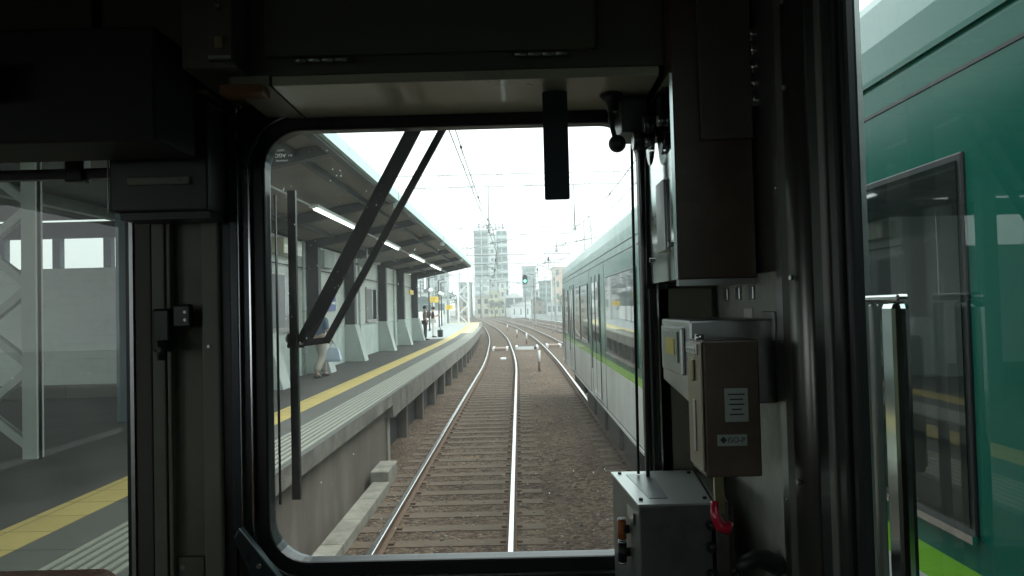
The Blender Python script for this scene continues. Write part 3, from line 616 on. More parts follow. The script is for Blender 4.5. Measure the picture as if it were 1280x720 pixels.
# bare tree by the tower
def branch_tree(x, y, h, label):
    t = thing('street_tree', (x, y, GZ), label, 'tree'); b = MB(); lf = MB(); random.seed(11)
    def br(p, d, L, r, n):
        q = p+d*L; b.tube([p, q], [r, r*.65], 5)
        if n == 0:
            for _ in range(26):
                c = q+Vector([random.gauss(0, .5) for _ in range(3)]); s_ = random.uniform(.08, .2); a = Vector([random.gauss(0, 1) for _ in range(3)]).normalized()*s_; e = Vector([random.gauss(0, 1) for _ in range(3)]).normalized()*s_
                lf.add([c-a, c+e, c+a, c-e], [(0, 1, 2, 3)])
            return
        for _ in range(3): br(q, (d+Vector([random.gauss(0, .45) for _ in range(3)])).normalized(), L*.72, r*.6, n-1)
    br(Vector((x, y, GZ)), Vector((0, 0, 1)), h*.36, .2, 3); b.build('trunk', 'railside', t); lf.build('crown', mat('foliage', (.06, .1, .05), .8, var=.4, vs=1), t)
branch_tree(-16.8, 165, 7, 'small green tree behind the platform end')
branch_tree(-6.6, 212, 5, 'low green tree in front of the yellow house')
branch_tree(11.8, 186, 5.5, 'green tree behind the fence in front of the white two storey house')
branch_tree(-27, 150, 7, 'broad green tree left of the long low white building')
branch_tree(14.5, 190, 6, 'green tree behind the trackside fence near the green train')

# ------------------------------------------------------------------ neighbouring green train
TC = 2.78
t = thing('commuter_train', (TC, 8, 0), 'dark green and pale grey commuter train with lime stripe stopped on the next track', 'train')
half = [(1.30, .86), (1.385, .92), (1.39, 1.62), (1.39, 1.73), (1.39, 3.38), (1.378, 3.56), (1.30, 3.77), (1.14, 3.93), (.8, 4.04), (0, 4.10)]
def car(y0, y1, panes, doors):
    b = MB(); mi_of = lambda z: 0 if z < 1.62 else 1 if z < 1.73 else 2 if z < 3.9 else 3
    ys = [(y0, .90), (y0+.10, .975), (y0+.28, 1), (y1-.28, 1), (y1-.10, .975), (y1, .90)]
    pr = [(-o, z) for o, z in half]+[(o, z) for o, z in half[::-1][1:]]
    n = len(pr)
    for i in range(n-1):
        z = min(pr[i][1], pr[i+1][1]); sm = z > 3.2
        b.loops([[(TC+pr[k][0]*s, y, pr[k][1] if s == 1 else .86+(pr[k][1]-.86)*(.5+.5*s)) for k in (i, i+1)] for y, s in ys], mi_of(z+.001), closed=False, caps=False, smooth=sm)
    for y, s in (ys[0], ys[-1]): b.add([(TC+p[0]*s, y, .86+(p[1]-.86)*(.5+.5*s)) for p in pr], [list(range(n))], 2)
    b.add([(TC-1.3, y0, .86), (TC+1.3, y0, .86), (TC+1.3, y1, .86), (TC-1.3, y1, .86)], [(0, 1, 2, 3)], 0)
    body = b.build('car_body', ['tsilver', 'lime', 'tgreen', 'troof'], t)
    SX = TC-1.39
    for (a, c) in panes:
        f = MB().box(SX-.012, SX+.01, a, c, 1.84, 3.03).build('window', 'rubber', body, bevel=.006)
        MB().box(SX-.016, SX-.0125, a+.025, c-.025, 1.865, 3.005).build('pane', 'tglass', f)
        MB().box(SX-.03, SX-.013, a-.01, c+.01, 1.825, 1.85).build('sill', 'chrome', f)
    for (a, c) in doors:
        d = MB().box(SX-.006, SX+.01, a, c, 1.0, 3.1); dd = d.build('door', 'tsilver' if False else 'tgreen', body)
        MB().box(SX-.0085, SX-.0065, a, c, 1.0, 1.62).build('door_kick_panel', 'tsilver', dd); MB().box(SX-.0085, SX-.0065, a, c, 1.62, 1.73).build('door_stripe', 'lime', dd)
        for e in (a-.03, (a+c)/2-.012, c): MB().box(SX-.012, SX, e, e+.03, .98, 3.12).build('door_seal', 'rubber', dd)
        m_ = (a+c)/2
        for (e, g_) in ((a+.12, m_-.1), (m_+.1, c-.12)): MB().box(SX-.014, SX-.009, e, g_, 1.95, 3.0).build('door_window', 'tglass', dd)
        MB().box(SX-.04, SX, a-.05, c+.05, .955, .985).build('door_step', 'chrome', dd)
    q = y0+.9
    while q < y1-.6:
        if not any(a-.3 < q < c+.3 for a, c in doors+panes): MB().box(SX-.003, SX+.005, q, q+.012, .9, 3.3).build('panel_seam', 'rubber', body)
        q += 1.25
    MB().box(SX-.004, SX+.005, y0+.3, y1-.3, 3.28, 3.292).build('panel_seam', 'rubber', body)
    MB().box(SX-.012, SX+.005, y0+.3, y1-.3, 3.40, 3.42).build('rain_gutter', 'tgreen', body)
    for (a, c) in doors: MB().box(SX-.03, SX-.006, c+.08, c+.11, 1.4, 2.6).build('grab_rail', 'steel', body, bevel=.004)
    MB().box(SX-.006, SX+.01, y0+.3, y1-.3, .86, .9).build('lower_sill', 'tsilver', body)
    for e in (y0+2.9, y1-2.9):
        bg_ = MB().box(TC-1.15, TC+1.15, e-1.6, e+1.6, .35, .62).build('bogie', 'under', body, bevel=.03)
        for s in (-1.05, 1.05):
            for sx in (-.75, .75): MB().tube([(TC+sx-.07, e+s, .43), (TC+sx+.07, e+s, .43)], .43, 24).build('wheel', 'railside', bg_)
    y = y0+5.2
    while y < y1-5.8: MB().box(TC-1.2, TC+.4, y, y+1.5, .22, .84).build('equipment_case', 'under', body, bevel=.03); y += 2.0
    for e in (y0+4, y1-4.5): MB().box(TC-.7, TC+.9, e-1.6, e+1.2, 4.03, 4.2).build('roof_unit', 'troof', body, bevel=.04)
    MB().box(TC-1.15, TC+1.15, y0+.1, y1-.1, .62, .858).build('underframe', 'under', body)
car(4.9, 23.6, [(8.75, 11.75), (14.9, 16.35), (16.75, 18.15), (20.75, 22.1)], [(6.7, 8.0), (12.75, 14.05), (18.75, 20.05), (22.45, 23.2)])
car(-14, 4.4, [(2.30, 3.85), (-2.6, -.4), (-6, -3.2)], [(.2, 1.5), (-9, -7.7)])
MB().box(TC-.8, TC+.8, 4.35, 4.95, 1.1, 3.6).build('gangway', 'rubber', t)

# ------------------------------------------------------------------ people
def skin(name, nodes, edges, m, parent, sub=1, mats2=None):
    me = D.meshes.new(name); me.from_pydata([n[:3] for n in nodes], edges, [])
    o = D.objects.new(name, me); COL.objects.link(o)
    s = o.modifiers.new('s', 'SKIN'); s.use_smooth_shade = True
    for i, n in enumerate(nodes):
        sv = me.skin_vertices[0].data[i]; r = n[3]; sv.radius = (r, r) if not isinstance(r, tuple) else r; sv.use_root = (i == 0)
    u = o.modifiers.new('u', 'SUBSURF'); u.levels = sub; u.render_levels = sub
    bpy.context.view_layer.update()
    m2 = D.meshes.new_from_object(o.evaluated_get(bpy.context.evaluated_depsgraph_get()))
    D.objects.remove(o); m2.materials.clear(); m2.materials.append(M[m]); m2.name = name
    r = D.objects.new(name, m2); COL.objects.link(r); r.parent = parent
    return r
def person(loc, rz, h, label, J, top, bottom, longhair=False, group=None, flare=1.0):
    t = thing('person', loc, label, 'person', group); t.rotation_euler = (0, 0, rz); k = h/1.66; t.scale = (k, k, k)
    P = dict(pelvis=(0, 0, .93), waist=(0, 0, 1.06), chest=(0, .01, 1.25), nb=(0, 0, 1.395), neck=(0, .005, 1.45), head=(0, .02, 1.555), crown=(0, .01, 1.6))
    P.update(J)
    N = []; E_ = []; idx = {}
    def nd(n, r, par=None):
        idx[n] = len(N); N.append((*P[n], r))
        if par: E_.append((idx[par], idx[n]))
    nd('pelvis', (.12, .095)); nd('waist', (.115, .085), 'pelvis'); nd('chest', (.135, .1), 'waist'); nd('nb', .06, 'chest'); nd('neck', .05, 'nb'); nd('head', (.078, .092), 'neck'); nd('crown', (.066, .075), 'head')
    for s in 'lr':
        nd('sh'+s, .055, 'chest'); nd('el'+s, .042, 'sh'+s); nd('wr'+s, .028, 'el'+s)
        w_, e_ = Vector(P['wr'+s]), Vector(P['el'+s]); d = (w_-e_).normalized(); a = d.cross(Vector((0, 1, .01))).normalized()
        P['pm'+s] = tuple(w_+d*.07); nd('pm'+s, (.03, .018), 'wr'+s)
        for q in range(5):
            n1, n2 = 'f%d%s' % (q, s), 'g%d%s' % (q, s)
            o_ = (q-1.5)*.018 if q < 4 else (-.05); L = [.045, .052, .048, .036, .03][q]; st = w_+d*(.09 if q < 4 else .04)+a*o_
            P[n1] = tuple(st+d*L*.6); P[n2] = tuple(st+d*L*1.2+Vector((0, .012, 0))); nd(n1, .009, 'pm'+s); nd(n2, .0075, n1)
        nd('hp'+s, .085, 'pelvis'); nd('kn'+s, .058, 'hp'+s); nd('an'+s, .036, 'kn'+s); nd('to'+s, (.04, .03), 'an'+s)
    skin('body', N, E_, 'skin', t)
    def sub(names, name, m, f, ext=None):
        nn = []; mp = {}
        for n in names: r = N[idx[n]][3]; g_ = f(n); r = tuple(x*g_+.008 for x in r) if isinstance(r, tuple) else r*g_+.008; mp[idx[n]] = len(nn); nn.append((*N[idx[n]][:3], r))
        ee = [(mp[a], mp[c]) for a, c in E_ if a in mp and c in mp]; return skin(name, nn, ee, m, t)
    sub(['chest', 'waist', 'pelvis', 'shl', 'ell', 'shr', 'elr'], 'shirt', top, lambda n: 1.1)
    for s in 'lr':                                         # trousers
        pass
    sub(['pelvis', 'hpl', 'knl', 'anl', 'hpr', 'knr', 'anr'], 'trousers', bottom, lambda n: 1.12*(flare if n[:2] in ('kn', 'an') else 1) if n[:2] != 'an' else 1.55*flare)
    hd = P['head']; b = MB(); b.ball((hd[0], hd[1]-.018, hd[2]+.035), .098, n=12, sc=(.92, 1.0, 1.0)); L = worldloc(t)
    b.v = [(v[0]+L.x, v[1]+L.y, v[2]+L.z) for v in b.v]; b.build('hair', 'hair', t)
    if longhair:
        b = MB(); b.tube([(hd[0]+L.x, hd[1]-.05+L.y, hd[2]+.02+L.z), (hd[0]+L.x, hd[1]-.08+L.y, hd[2]-.1+L.z), (hd[0]+L.x, hd[1]-.09+L.y, hd[2]-.24+L.z)], [.085, .08, .05], 10); b.build('hair', 'hair', t)
    b = MB(); b.tube([(hd[0]+L.x, hd[1]+.075+L.y, hd[2]+.0+L.z), (hd[0]+L.x, hd[1]+.112+L.y, hd[2]-.022+L.z)], [.008, .016], 8); b.build('nose', 'skin', t)
    for sx in (-.032, .032):
        b = MB(); b.ball((hd[0]+sx+L.x, hd[1]+.088+L.y, hd[2]+.01+L.z), .011, n=6); b.build('eye', 'ink', t)
    b = MB(); b.box(hd[0]-.025+L.x, hd[0]+.025+L.x, hd[1]+.08+L.y, hd[1]+.094+L.y, hd[2]-.052+L.z, hd[2]-.044+L.z); b.build('mouth', 'red', t)
    for s in 'lr':
        a = P['an'+s]; q = P['to'+s]; b = MB(); b.tube([(a[0]+L.x, a[1]-.05+L.y, .04+L.z), (a[0]+L.x, (a[1]+q[1])/2+L.y, .045+L.z), (q[0]+L.x, q[1]+.06+L.y, .03+L.z)], [.04, .046, .028], 10); b.build('shoe', 'shoe', t)
    return t
stand = dict(shl=(-.17, 0, 1.35), shr=(.17, 0, 1.35), ell=(-.21, -.02, 1.08), elr=(.21, -.02, 1.08), wrl=(-.2, .06, .86), wrr=(.2, .06, .86), hpl=(-.085, 0, .88), hpr=(.085, 0, .88), knl=(-.09, .02, .48), knr=(.095, .01, .48), anl=(-.1, 0, .09), anr=(.1, 0, .09), tol=(-.11, .12, .03), tor=(.12, .12, .03))
phone = dict(stand, elr=(.2, .05, 1.1), wrr=(.08, .26, 1.2), ell=(-.2, .04, 1.08), wrl=(-.05, .25, 1.15), head=(0, .05, 1.54), crown=(0, .055, 1.59))
walk = dict(stand, knl=(-.08, .16, .5), anl=(-.08, .22, .1), tol=(-.08, .34, .05), knr=(.08, -.02, .48), anr=(.08, -.26, .14), tor=(.08, -.15, .06), elr=(.22, -.02, 1.1), wrr=(.22, .12, .9), ell=(-.21, -.1, 1.1), wrl=(-.2, -.1, .88))
person((-4.62, 36.6, 1.1), math.radians(-70), 1.68, 'man in tan shirt and dark trousers standing at the end of the station wall', stand, 'tan', 'navy')
person((-4.62, 40.0, 1.1), math.radians(-80), 1.66, 'person in dark shirt and white trousers looking down at a phone', phone, 'plum', 'ltrous')
person((-4.55, 17.0, 1.1), math.radians(-25), 1.62, 'long haired woman in blue top and wide beige trousers walking along the platform', walk, 'slateblue', 'beige', longhair=True, flare=1.35)
# things people carry
a = math.radians(-80); hx, hy = -4.62+math.cos(a)*.02-math.sin(a)*.3, 40+math.sin(a)*.02+math.cos(a)*.3
tag(MB().box(hx, hx+.015, hy-.04, hy+.04, 2.28, 2.42).build('mobile_phone', 'black', bevel=.004), 'dark phone held up by the person in white trousers', 'phone')
t = thing('backpack', (-4.83, 39.98, 2.1), 'dark backpack worn by the person in white trousers', 'backpack')
b = MB(); b.ball((-4.83, 39.98, 2.34), .17, n=12, sc=(.7, .95, 1.35)); b.build('pack', 'plum', t); b = MB(); b.ball((-4.93, 39.98, 2.25), .1, n=10, sc=(.6, 1, 1.1)); b.build('front_pocket', 'navy', t)
t = thing('travel_bag', (-4.25, 40.3, 1.1), 'black bag standing on the platform beside the person in white trousers', 'bag')
MB().box(-4.4, -4.12, 40.1, 40.45, 1.1, 1.5).build('bag_body', 'black', t, bevel=.04); MB().tube([(-4.26, 40.15, 1.5), (-4.26, 40.17, 1.6), (-4.26, 40.37, 1.6), (-4.26, 40.4, 1.5)], .012).build('handle', 'black', t)
a = math.radians(-25); hx, hy = -4.55+.22*math.cos(a)-.18*math.sin(a), 17+.22*math.sin(a)+.18*math.cos(a)
t = thing('handbag', (hx, hy, 1.52), 'pale blue tote bag hanging from the walking woman\'s hand', 'bag')
b = MB(); b.loops([[(hx-w_, hy-d_, z), (hx+w_, hy-d_, z), (hx+w_, hy+d_, z), (hx-w_, hy+d_, z)] for z, w_, d_ in ((1.45, .17, .07), (1.5, .185, .085), (1.66, .15, .06), (1.76, .11, .025))]); b.build('bag_body', 'palebag', t, bevel=.015)
for s in (-.02, .02): MB().tube([(hx-.08, hy+s, 1.75), (hx-.05, hy+s, 1.86), (hx, hy+s, 1.9), (hx+.05, hy+s, 1.86), (hx+.08, hy+s, 1.75)], .007, 6).build('handle', 'palebag', t)

# ================================================================== CAB
cabt = thing('train_cab', (-.8, 1, 1.15), 'dark interior of the driving cab framing the view', 'train cab')
WY = 1.95
def rrect(x0, x1, z0, z1, r, n=8):
    out = []
    for cx, cz, a0 in ((x1-r, z1-r, 0), (x0+r, z1-r, 90), (x0+r, z0+r, 180), (x1-r, z0+r, 270)):
        for i in range(n+1): a = math.radians(a0+90*i/n); out.append((cx+r*math.cos(a), cz+r*math.sin(a)))
    return out
def ring(name, o1, i1, y0, y1, m, parent, bevel=0, mid=None):
    b = MB(); n = len(o1)
    A = [(p[0], y0, p[1]) for p in o1]; B = [(p[0], y0, p[1]) for p in i1]; C_ = [(p[0], y1, p[1]) for p in i1]; E_ = [(p[0], y1, p[1]) for p in o1]
    b.loops([A, B, C_, E_, A], 0, caps=False); return b.build(name, m, parent, bevel=bevel)
fx0, fx1, fz0, fz1 = -.668, .334, 1.925, 3.07
inner = rrect(fx0, fx1, fz0, fz1, .11)
# front wall with openings, built of butted panels
def cornerfill(opening, x0, x1, z0, z1, y0, y1, m, name):
    # rectangle with a rounded opening: bridge rounded loop to a rectangle loop with matching count
    out = []
    for (x, z) in opening:
        cx, cz = (x0+x1)/2, (z0+z1)/2; ox, oz = (fx0+fx1)/2, (fz0+fz1)/2
        dx, dz = x-ox, z-oz; 
        k = min(((x1-ox) if dx > 0 else (ox-x0))/max(abs(dx), 1e-6), ((z1-oz) if dz > 0 else (oz-z0))/max(abs(dz), 1e-6))
        out.append((ox+dx*k, oz+dz*k))
    return ring(name, out, opening, y0, y1, m, cabt)
cornerfill(rrect(fx0-.001, fx1+.001, fz0-.001, fz1+.001, .11), -.735, .345, 1.85, 3.13, WY, WY+.07, 'slate', 'front_window_surround')
b = MB()
b.box(-.735, .60, WY, WY+.06, .9, 1.85); b.box(-.735, .6, WY, WY+.06, 3.13, 3.7); b.box(.345, .6, WY, WY+.06, 1.85, 3.13)
b.box(-1.018, -.735, WY, WY+.06, .9, 3.7); b.box(-2.2, -1.018, WY, WY+.06, .9, 1.75); b.box(-2.2, -1.018, WY, WY+.06, 3.05, 3.7); b.box(-2.35, -2.12, WY, WY+.06, 1.75, 3.05)
b.build('front_wall', 'cab', cabt)
rg = lambda g_: rrect(fx0-g_, fx1+g_, fz0-g_, fz1+g_, .11+g_)
ring('window_frame', rg(.052), rg(.024), WY-.030, WY-.002, 'slate', cabt, bevel=.004)
ring('window_gasket', rg(.0235), rg(-.012), WY-.018, WY+.03, 'rubber', cabt, bevel=.006)
ring('window_bead', rg(.0265), rg(.0225), WY-.0345, WY-.0305, 'chrome', cabt)
gl = MB().add([(x, WY+.035, z) for x, z in rg(.015)], [list(range(len(inner)))[::1]]).build('front_glass', 'clear', cabt)
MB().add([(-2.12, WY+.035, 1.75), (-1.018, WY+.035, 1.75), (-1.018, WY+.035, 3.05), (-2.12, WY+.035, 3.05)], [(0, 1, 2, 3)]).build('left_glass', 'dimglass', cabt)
# glass maker's mark etched in the corner, upside down
mk = lambda x, z: Matrix.Translation((x, WY+.03, z)) @ Matrix.Rotation(math.pi/2, 4, 'X') @ Matrix.Rotation(math.pi, 4, 'Z')
text_mesh('AGC', .014, 'etched_mark', 'etch', gl, mk(-.628, 3.004), .0002)
text_mesh('SAFETY', .006, 'etched_mark', 'etch', gl, mk(-.628, 3.018), .0002); text_mesh('LAMINATED', .006, 'etched_mark', 'etch', gl, mk(-.624, 2.990), .0002); text_mesh('M 7', .007, 'etched_mark', 'etch', gl, mk(-.602, 3.004), .0002)
# water specks on the glass
b = MB(); random.seed(5)
for i in range(150):
    x, z = (random.uniform(-.63, -.2), random.uniform(2.5, 3.03)) if i < 105 else (random.uniform(-.62, .3), random.uniform(2.0, 3.03)); r = random.choice([.0005, .0007, .001, .0015])
    b.add([(x+r*math.cos(a), WY+.0375, z+r*1.4*math.sin(a)) for a in [k*math.pi/3 for k in range(6)]], [list(range(6))])
for i in range(14):
    x, z = random.uniform(-2, -1.05), random.uniform(2, 2.9); r = random.uniform(.001, .003); b.add([(x+r*math.cos(a), WY+.0375, z+r*math.sin(a)) for a in [k*math.pi/3 for k in range(6)]], [list(range(6))])
tag(b.build('glass_specks', 'speck', origin=(0, WY, 2.5)), 'tiny dried water specks on the front glass', 'specks', kind='stuff')
# left window trim and centre post details
MB().box(-1.0175, -1.008, WY-.012, WY-.001, 1.5, 3.05).build('post_trim', 'steel', cabt)
MB().box(-1.03, -1.0185, WY-.006, WY+.03, 1.5, 3.05).build('left_gasket', 'rubber', cabt)
MB().box(-1.0, -.958, WY-.016, WY-.001, 1.5, 2.83).build('post_panel', 'cabdark', cabt, bevel=.003)
MB().box(-.955, -.921, WY-.02, WY-.001, 1.5, 2.83).build('post_panel', 'cab', cabt, bevel=.003)
MB().box(-.921, -.913, WY-.004, WY-.001, 1.5, 2.83).build('post_groove', 'rubber', cabt)
MB().box(-.912, -.902, WY-.028, WY-.001, 1.5, 2.83).build('post_trim', 'cab', cabt, bevel=.002)
MB().box(-.82, -.772, WY-.035, WY-.001, 1.5, 3.4).build('post_rib', mat('cab_rib', (.22, .235, .18), .5, var=.1), cabt, bevel=.006)
MB().box(-.772, -.742, WY-.02, WY-.001, 1.5, 3.4).build('post_groove', 'rubber', cabt)
MB().box(-.742, -.7175, WY-.045, WY-.001, 2.03, 3.1).build('frame_flange', 'slate', cabt, bevel=.004)
MB().box(-.7174, -.7150, WY-.047, WY-.001, 2.04, 3.0).build('frame_flange_edge', 'steel', cabt)
MB().box(-.90, -.83, WY-.012, WY-.001, 1.5, 1.955).build('kick_plate', 'cab', cabt, bevel=.002)
b = MB(); b.tube([(-.885, WY-.016, 1.93), (-.885, WY-.011, 1.93)], .007, 10)
b.tube([(-.8, WY-.04, 2.5), (-.8, WY-.034, 2.5)], .004, 8); b.build('screw', 'steel', cabt)
lt = thing('window_latch', (-.87, WY-.06, 2.55), 'black latch on the post between the two front windows', 'latch')
MB().box(-.93, -.885, WY-.07, WY-.021, 2.49, 2.60).build('latch_body', 'black', lt, bevel=.006); MB().box(-.885, -.835, WY-.06, WY-.04, 2.55, 2.61).build('latch_lever', 'rubber', lt, bevel=.006); MB().tube([(-.9, WY-.08, 2.52), (-.9, WY-.08, 2.47)], .012).build('latch_pin', 'black', lt)
for z in (2.57, 2.59): MB().tube([(-.85, WY-.063, z), (-.85, WY-.0605, z)], .004, 8).build('latch_screw', 'steel', lt)
# slanted corner plate lower left
b = MB(); b.loops([[(-.73, q, 2.02), (-.715, q, 2.045), (-.585, q, 1.88), (-.6, q, 1.80), (-.64, q, 1.82)] for q in (WY-.075, WY-.048)]); b.build('corner_plate', 'slate', cabt, bevel=.004)
b = MB(); b.tube([(-.665, WY-.08, 1.95), (-.665, WY-.075, 1.95)], .006, 10); b.build('screw', 'chrome', cabt)
MB().box(-.6, .3, WY-.05, WY-.001, 1.85, 1.885).build('window_ledge', 'slate', cabt, bevel=.006)
MB().box(-.6, .3, WY-.10, WY-.001, 1.78, 1.849).build('window_ledge', 'black', cabt, bevel=.006)
# left window upper rail and blind
MB().box(-2.1, -1.02, WY-.03, WY-.001, 2.945, 2.972).build('window_rail', 'black', cabt, bevel=.004)
MB().box(-1.17, -1.12, WY-.04, WY-.001, 2.935, 3.05).build('window_rail_bracket', 'black', cabt, bevel=.006)
# shell
MB().box(-2.3, .64, -6, WY+.06, 1.09, 1.15).build('floor', 'cabdark', cabt); MB().box(-2.3, .64, -6, WY+.06, 3.7, 3.75).build('ceiling', 'cab', cabt)
b = MB(); b.box(-2.3, -2.2, -6, WY, 1.15, 1.95); b.box(-2.3, -2.2, -6, WY, 3.1, 3.7)
for a_, c_ in ((-6, -3.4), (-1.6, -.3), (.9, WY)): b.box(-2.3, -2.2, a_, c_, 1.95, 3.1)
b.build('left_wall', 'cream', cabt); MB().box(-2.3, .64, -6.06, -6, 1.15, 3.7).build('rear_wall', 'cream', cabt)
# right side wall: below, above and ahead of the door window
SXW = .52
b = MB(); b.box(SXW, SXW+.015, -6, 1.135, 1.15, 2.0); b.box(SXW, SXW+.015, -6, 1.135, 3.3, 3.7); b.box(SXW, SXW+.015, 1.135, WY, 1.15, 3.7); b.box(SXW, SXW+.015, -6, .1, 2.0, 3.3)
b.build('right_wall', 'steel', cabt)
MB().add([(SXW+.008, .1, 2.0), (SXW+.008, 1.135, 2.0), (SXW+.008, 1.135, 3.3), (SXW+.008, .1, 3.3)], [(3, 2, 1, 0)]).build('door_glass', 'sideglass', cabt)
MB().box(SXW-.022, SXW-.001, 1.112, 1.134, 2.0, 3.6).build('door_gasket', 'rubber', cabt, bevel=.006)
MB().box(SXW-.03, SXW+.0, 1.135, 1.165, 1.15, 3.69).build('door_post', 'rubber', cabt, bevel=.004)
MB().box(SXW-.035, SXW, 1.168, 1.19, 1.15, 3.69).build('door_post', mat('dull_alu', (.2, .2, .19), .45, .6), cabt, bevel=.003)
MB().box(SXW-.03, SXW, 1.195, 1.24, 1.15, 3.69).build('door_post', 'black', cabt, bevel=.004)
b = MB(); b.loops([[(SXW-.002, 1.25, z), (SXW-.035, 1.265, z), (SXW-.048, 1.30, z), (SXW-.035, 1.335, z), (SXW-.002, 1.35, z)] for z in (1.15, 3.69)], smooth=True); b.build('door_pillar', mat('dark_steel', (.16, .16, .15), .3, .9, var=.1, stretch=(1, 1, .1)), cabt)
MB().box(SXW-.022, SXW, 1.36, 1.41, 1.15, 3.69).build('door_post', 'cabdark', cabt, bevel=.003)
MB().box(SXW-.012, SXW, 1.42, 1.47, 1.15, 3.69).build('wall_strip', 'steel', cabt, bevel=.003)
for z in (2.27, 2.62, 2.95, 3.1): MB().tube([(SXW-.046, 1.285, z), (SXW-.052, 1.284, z)], .0045, 8).build('screw', 'steel', cabt)
for z in (2.2, 2.5, 2.8): MB().tube([(SXW-.012, 1.445, z), (SXW-.017, 1.445, z)], .004, 8).build('screw', 'chrome', cabt)
MB().box(SXW-.005, SXW-.001, 1.475, WY-.032, 1.2, 2.64).build('wall_lining', mat('lining_paint', (.4, .41, .36), .45, var=.1, vs=6, dirt=(.25, .25, .21), ds=9), cabt)
for q_ in (1.62, 1.72, 1.82): MB().box(SXW-.011, SXW-.0055, q_, q_+.03, 2.585, 2.615).build('wall_clip', 'steel', cabt, bevel=.002)
MB().box(SXW-.0075, SXW-.0055, 1.64, 1.70, 2.545, 2.565).build('wall_label', 'paper', cabt)
MB().box(SXW-.012, SXW-.0055, 1.49, 1.56, 2.5, 2.56).build('wall_plate', mat('grey_plate', (.3, .32, .31), .4, .5), cabt, bevel=.002)
MB().box(.345, .50, WY-.03, WY-.001, 1.5, 2.62).build('front_corner_trim', 'cab', cabt, bevel=.003); MB().box(.335, .345, WY-.05, WY-.001, 1.5, 2.62).build('front_corner_trim', 'rubber', cabt)
# door handrail seen at the side window
hr = thing('handrail', (.46, 1.03, 1.6), 'upright polished handrail loop in front of the side window', 'handrail')
MB().box(.470, .492, .935, .975, 1.3, 2.575).build('upright', 'mirror', hr, bevel=.008); MB().box(.478, .49, 1.012, 1.024, 1.3, 2.573).build('upright', 'steel', hr, bevel=.003); MB().box(.474, .49, .935, 1.024, 2.5755, 2.585).build('top_bar', 'chrome', hr, bevel=.003)
# overhead locker and cream soffit
lk = thing('overhead_locker', (-.12, 1.7, 3.12), 'dark overhead locker with two hinges above the front window', 'locker')
MB().box(-.60, .345, 1.67, WY-.001, 3.118, 3.68).build('locker_body', mat('locker_paint', (.105, .105, .08), .4, var=.1), lk, bevel=.004)
dr_ = MB().box(-.558, .19, 1.655, 1.669, 3.158, 3.66).build('locker_door', mat('locker_door', (.115, .115, .088), .38, var=.1), lk, bevel=.004)
for x in (-.49, .005):
    b = MB()
    for i in range(4): b.tube([(x+i*.031, 1.652, 3.147), (x+i*.031+.028, 1.652, 3.147)], .0055, 8)
    b.build('hinge', 'steel', dr_)
b = MB(); b.loops([[(x, 1.665, 3.095), (x, 1.665, 3.117), (x, WY-.002, 3.117), (x, WY-.002, 3.09)] for x in (-.545, .33)]); b.build('soffit_panel', 'cream', cabt, bevel=.002)
b = MB(); b.loops([[(x, 1.66, 3.094), (x, 1.66, 3.1165), (x, WY-.002, 3.1165), (x, WY-.002, 3.089)] for x in (-.64, -.549)]); b.build('soffit_end', mat('soffit_end', (.2, .2, .15), .4), cabt)
MB().box(-.655, -.56, 1.64, 1.70, 3.075, 3.0935).build('wood_trim', 'wood', cabt, bevel=.003)
MB().box(-.72, -.60, 1.60, WY-.05, 3.118, 3.68).build('side_cabinet', 'cabdark', cabt, bevel=.004)
sw = MB().box(-.655, -.605, 1.585, 1.5995, 3.13, 3.3).build('switch_panel', 'cabdark', lk); MB().box(-.64, -.62, 1.578, 1.5845, 3.155, 3.18).build('button', 'brass', sw, bevel=.003); MB().tube([(-.63, 1.584, 3.24), (-.628, 1.565, 3.245)], .004).build('toggle', 'chrome', sw); MB().box(-.654, -.606, 1.582, 1.5848, 3.133, 3.139).build('name_strip', 'label', sw)
# large dark boxes upper left
ob = thing('overhead_display', (-1.1, 1.6, 2.95), 'large black display housing hanging over the left window', 'display housing')
MB().box(-2.15, -.76, 1.56, 1.76, 2.955, 3.2).build('housing', mat('matt_black', (.006, .006, .006), .7), ob, bevel=.006); MB().box(-2.15, -1.01, 1.765, WY-.001, 3.06, 3.69).build('mount', 'cabdark', ob)
MB().box(-1.18, -1.085, 1.49, 1.55, 3.04, 3.12).build('tag', mat('olive_tag', (.42, .38, .05), .6), ob, bevel=.006)
bx = thing('speaker_box', (-.77, 1.65, 2.81), 'dark metal box on the post between the left and front windows', 'equipment box')
MB().box(-.992, -.748, 1.80, WY-.036, 2.836, 3.11).build('case', mat('box_dark', (.03, .032, .03), .4, var=.1), bx, bevel=.006); MB().box(-.945, -.79, 1.792, 1.7995, 2.90, 2.92).build('lip', 'cab', bx, bevel=.003); MB().box(-.97, -.75, 1.81, 1.9, 2.818, 2.835).build('foot', 'rubber', bx); MB().box(-.86, -.79, 1.785, 1.7995, 2.97, 3.05).build('cover', 'cabdark', bx, bevel=.004)
MB().box(-.9945, -.9925, 1.798, 1.802, 2.836, 2.99).build('edge_strip', 'chrome', bx)
MB().box(-1.0, -.75, 1.78, WY-.036, 3.12, 3.68).build('cover', 'cabdark', bx, bevel=.01)
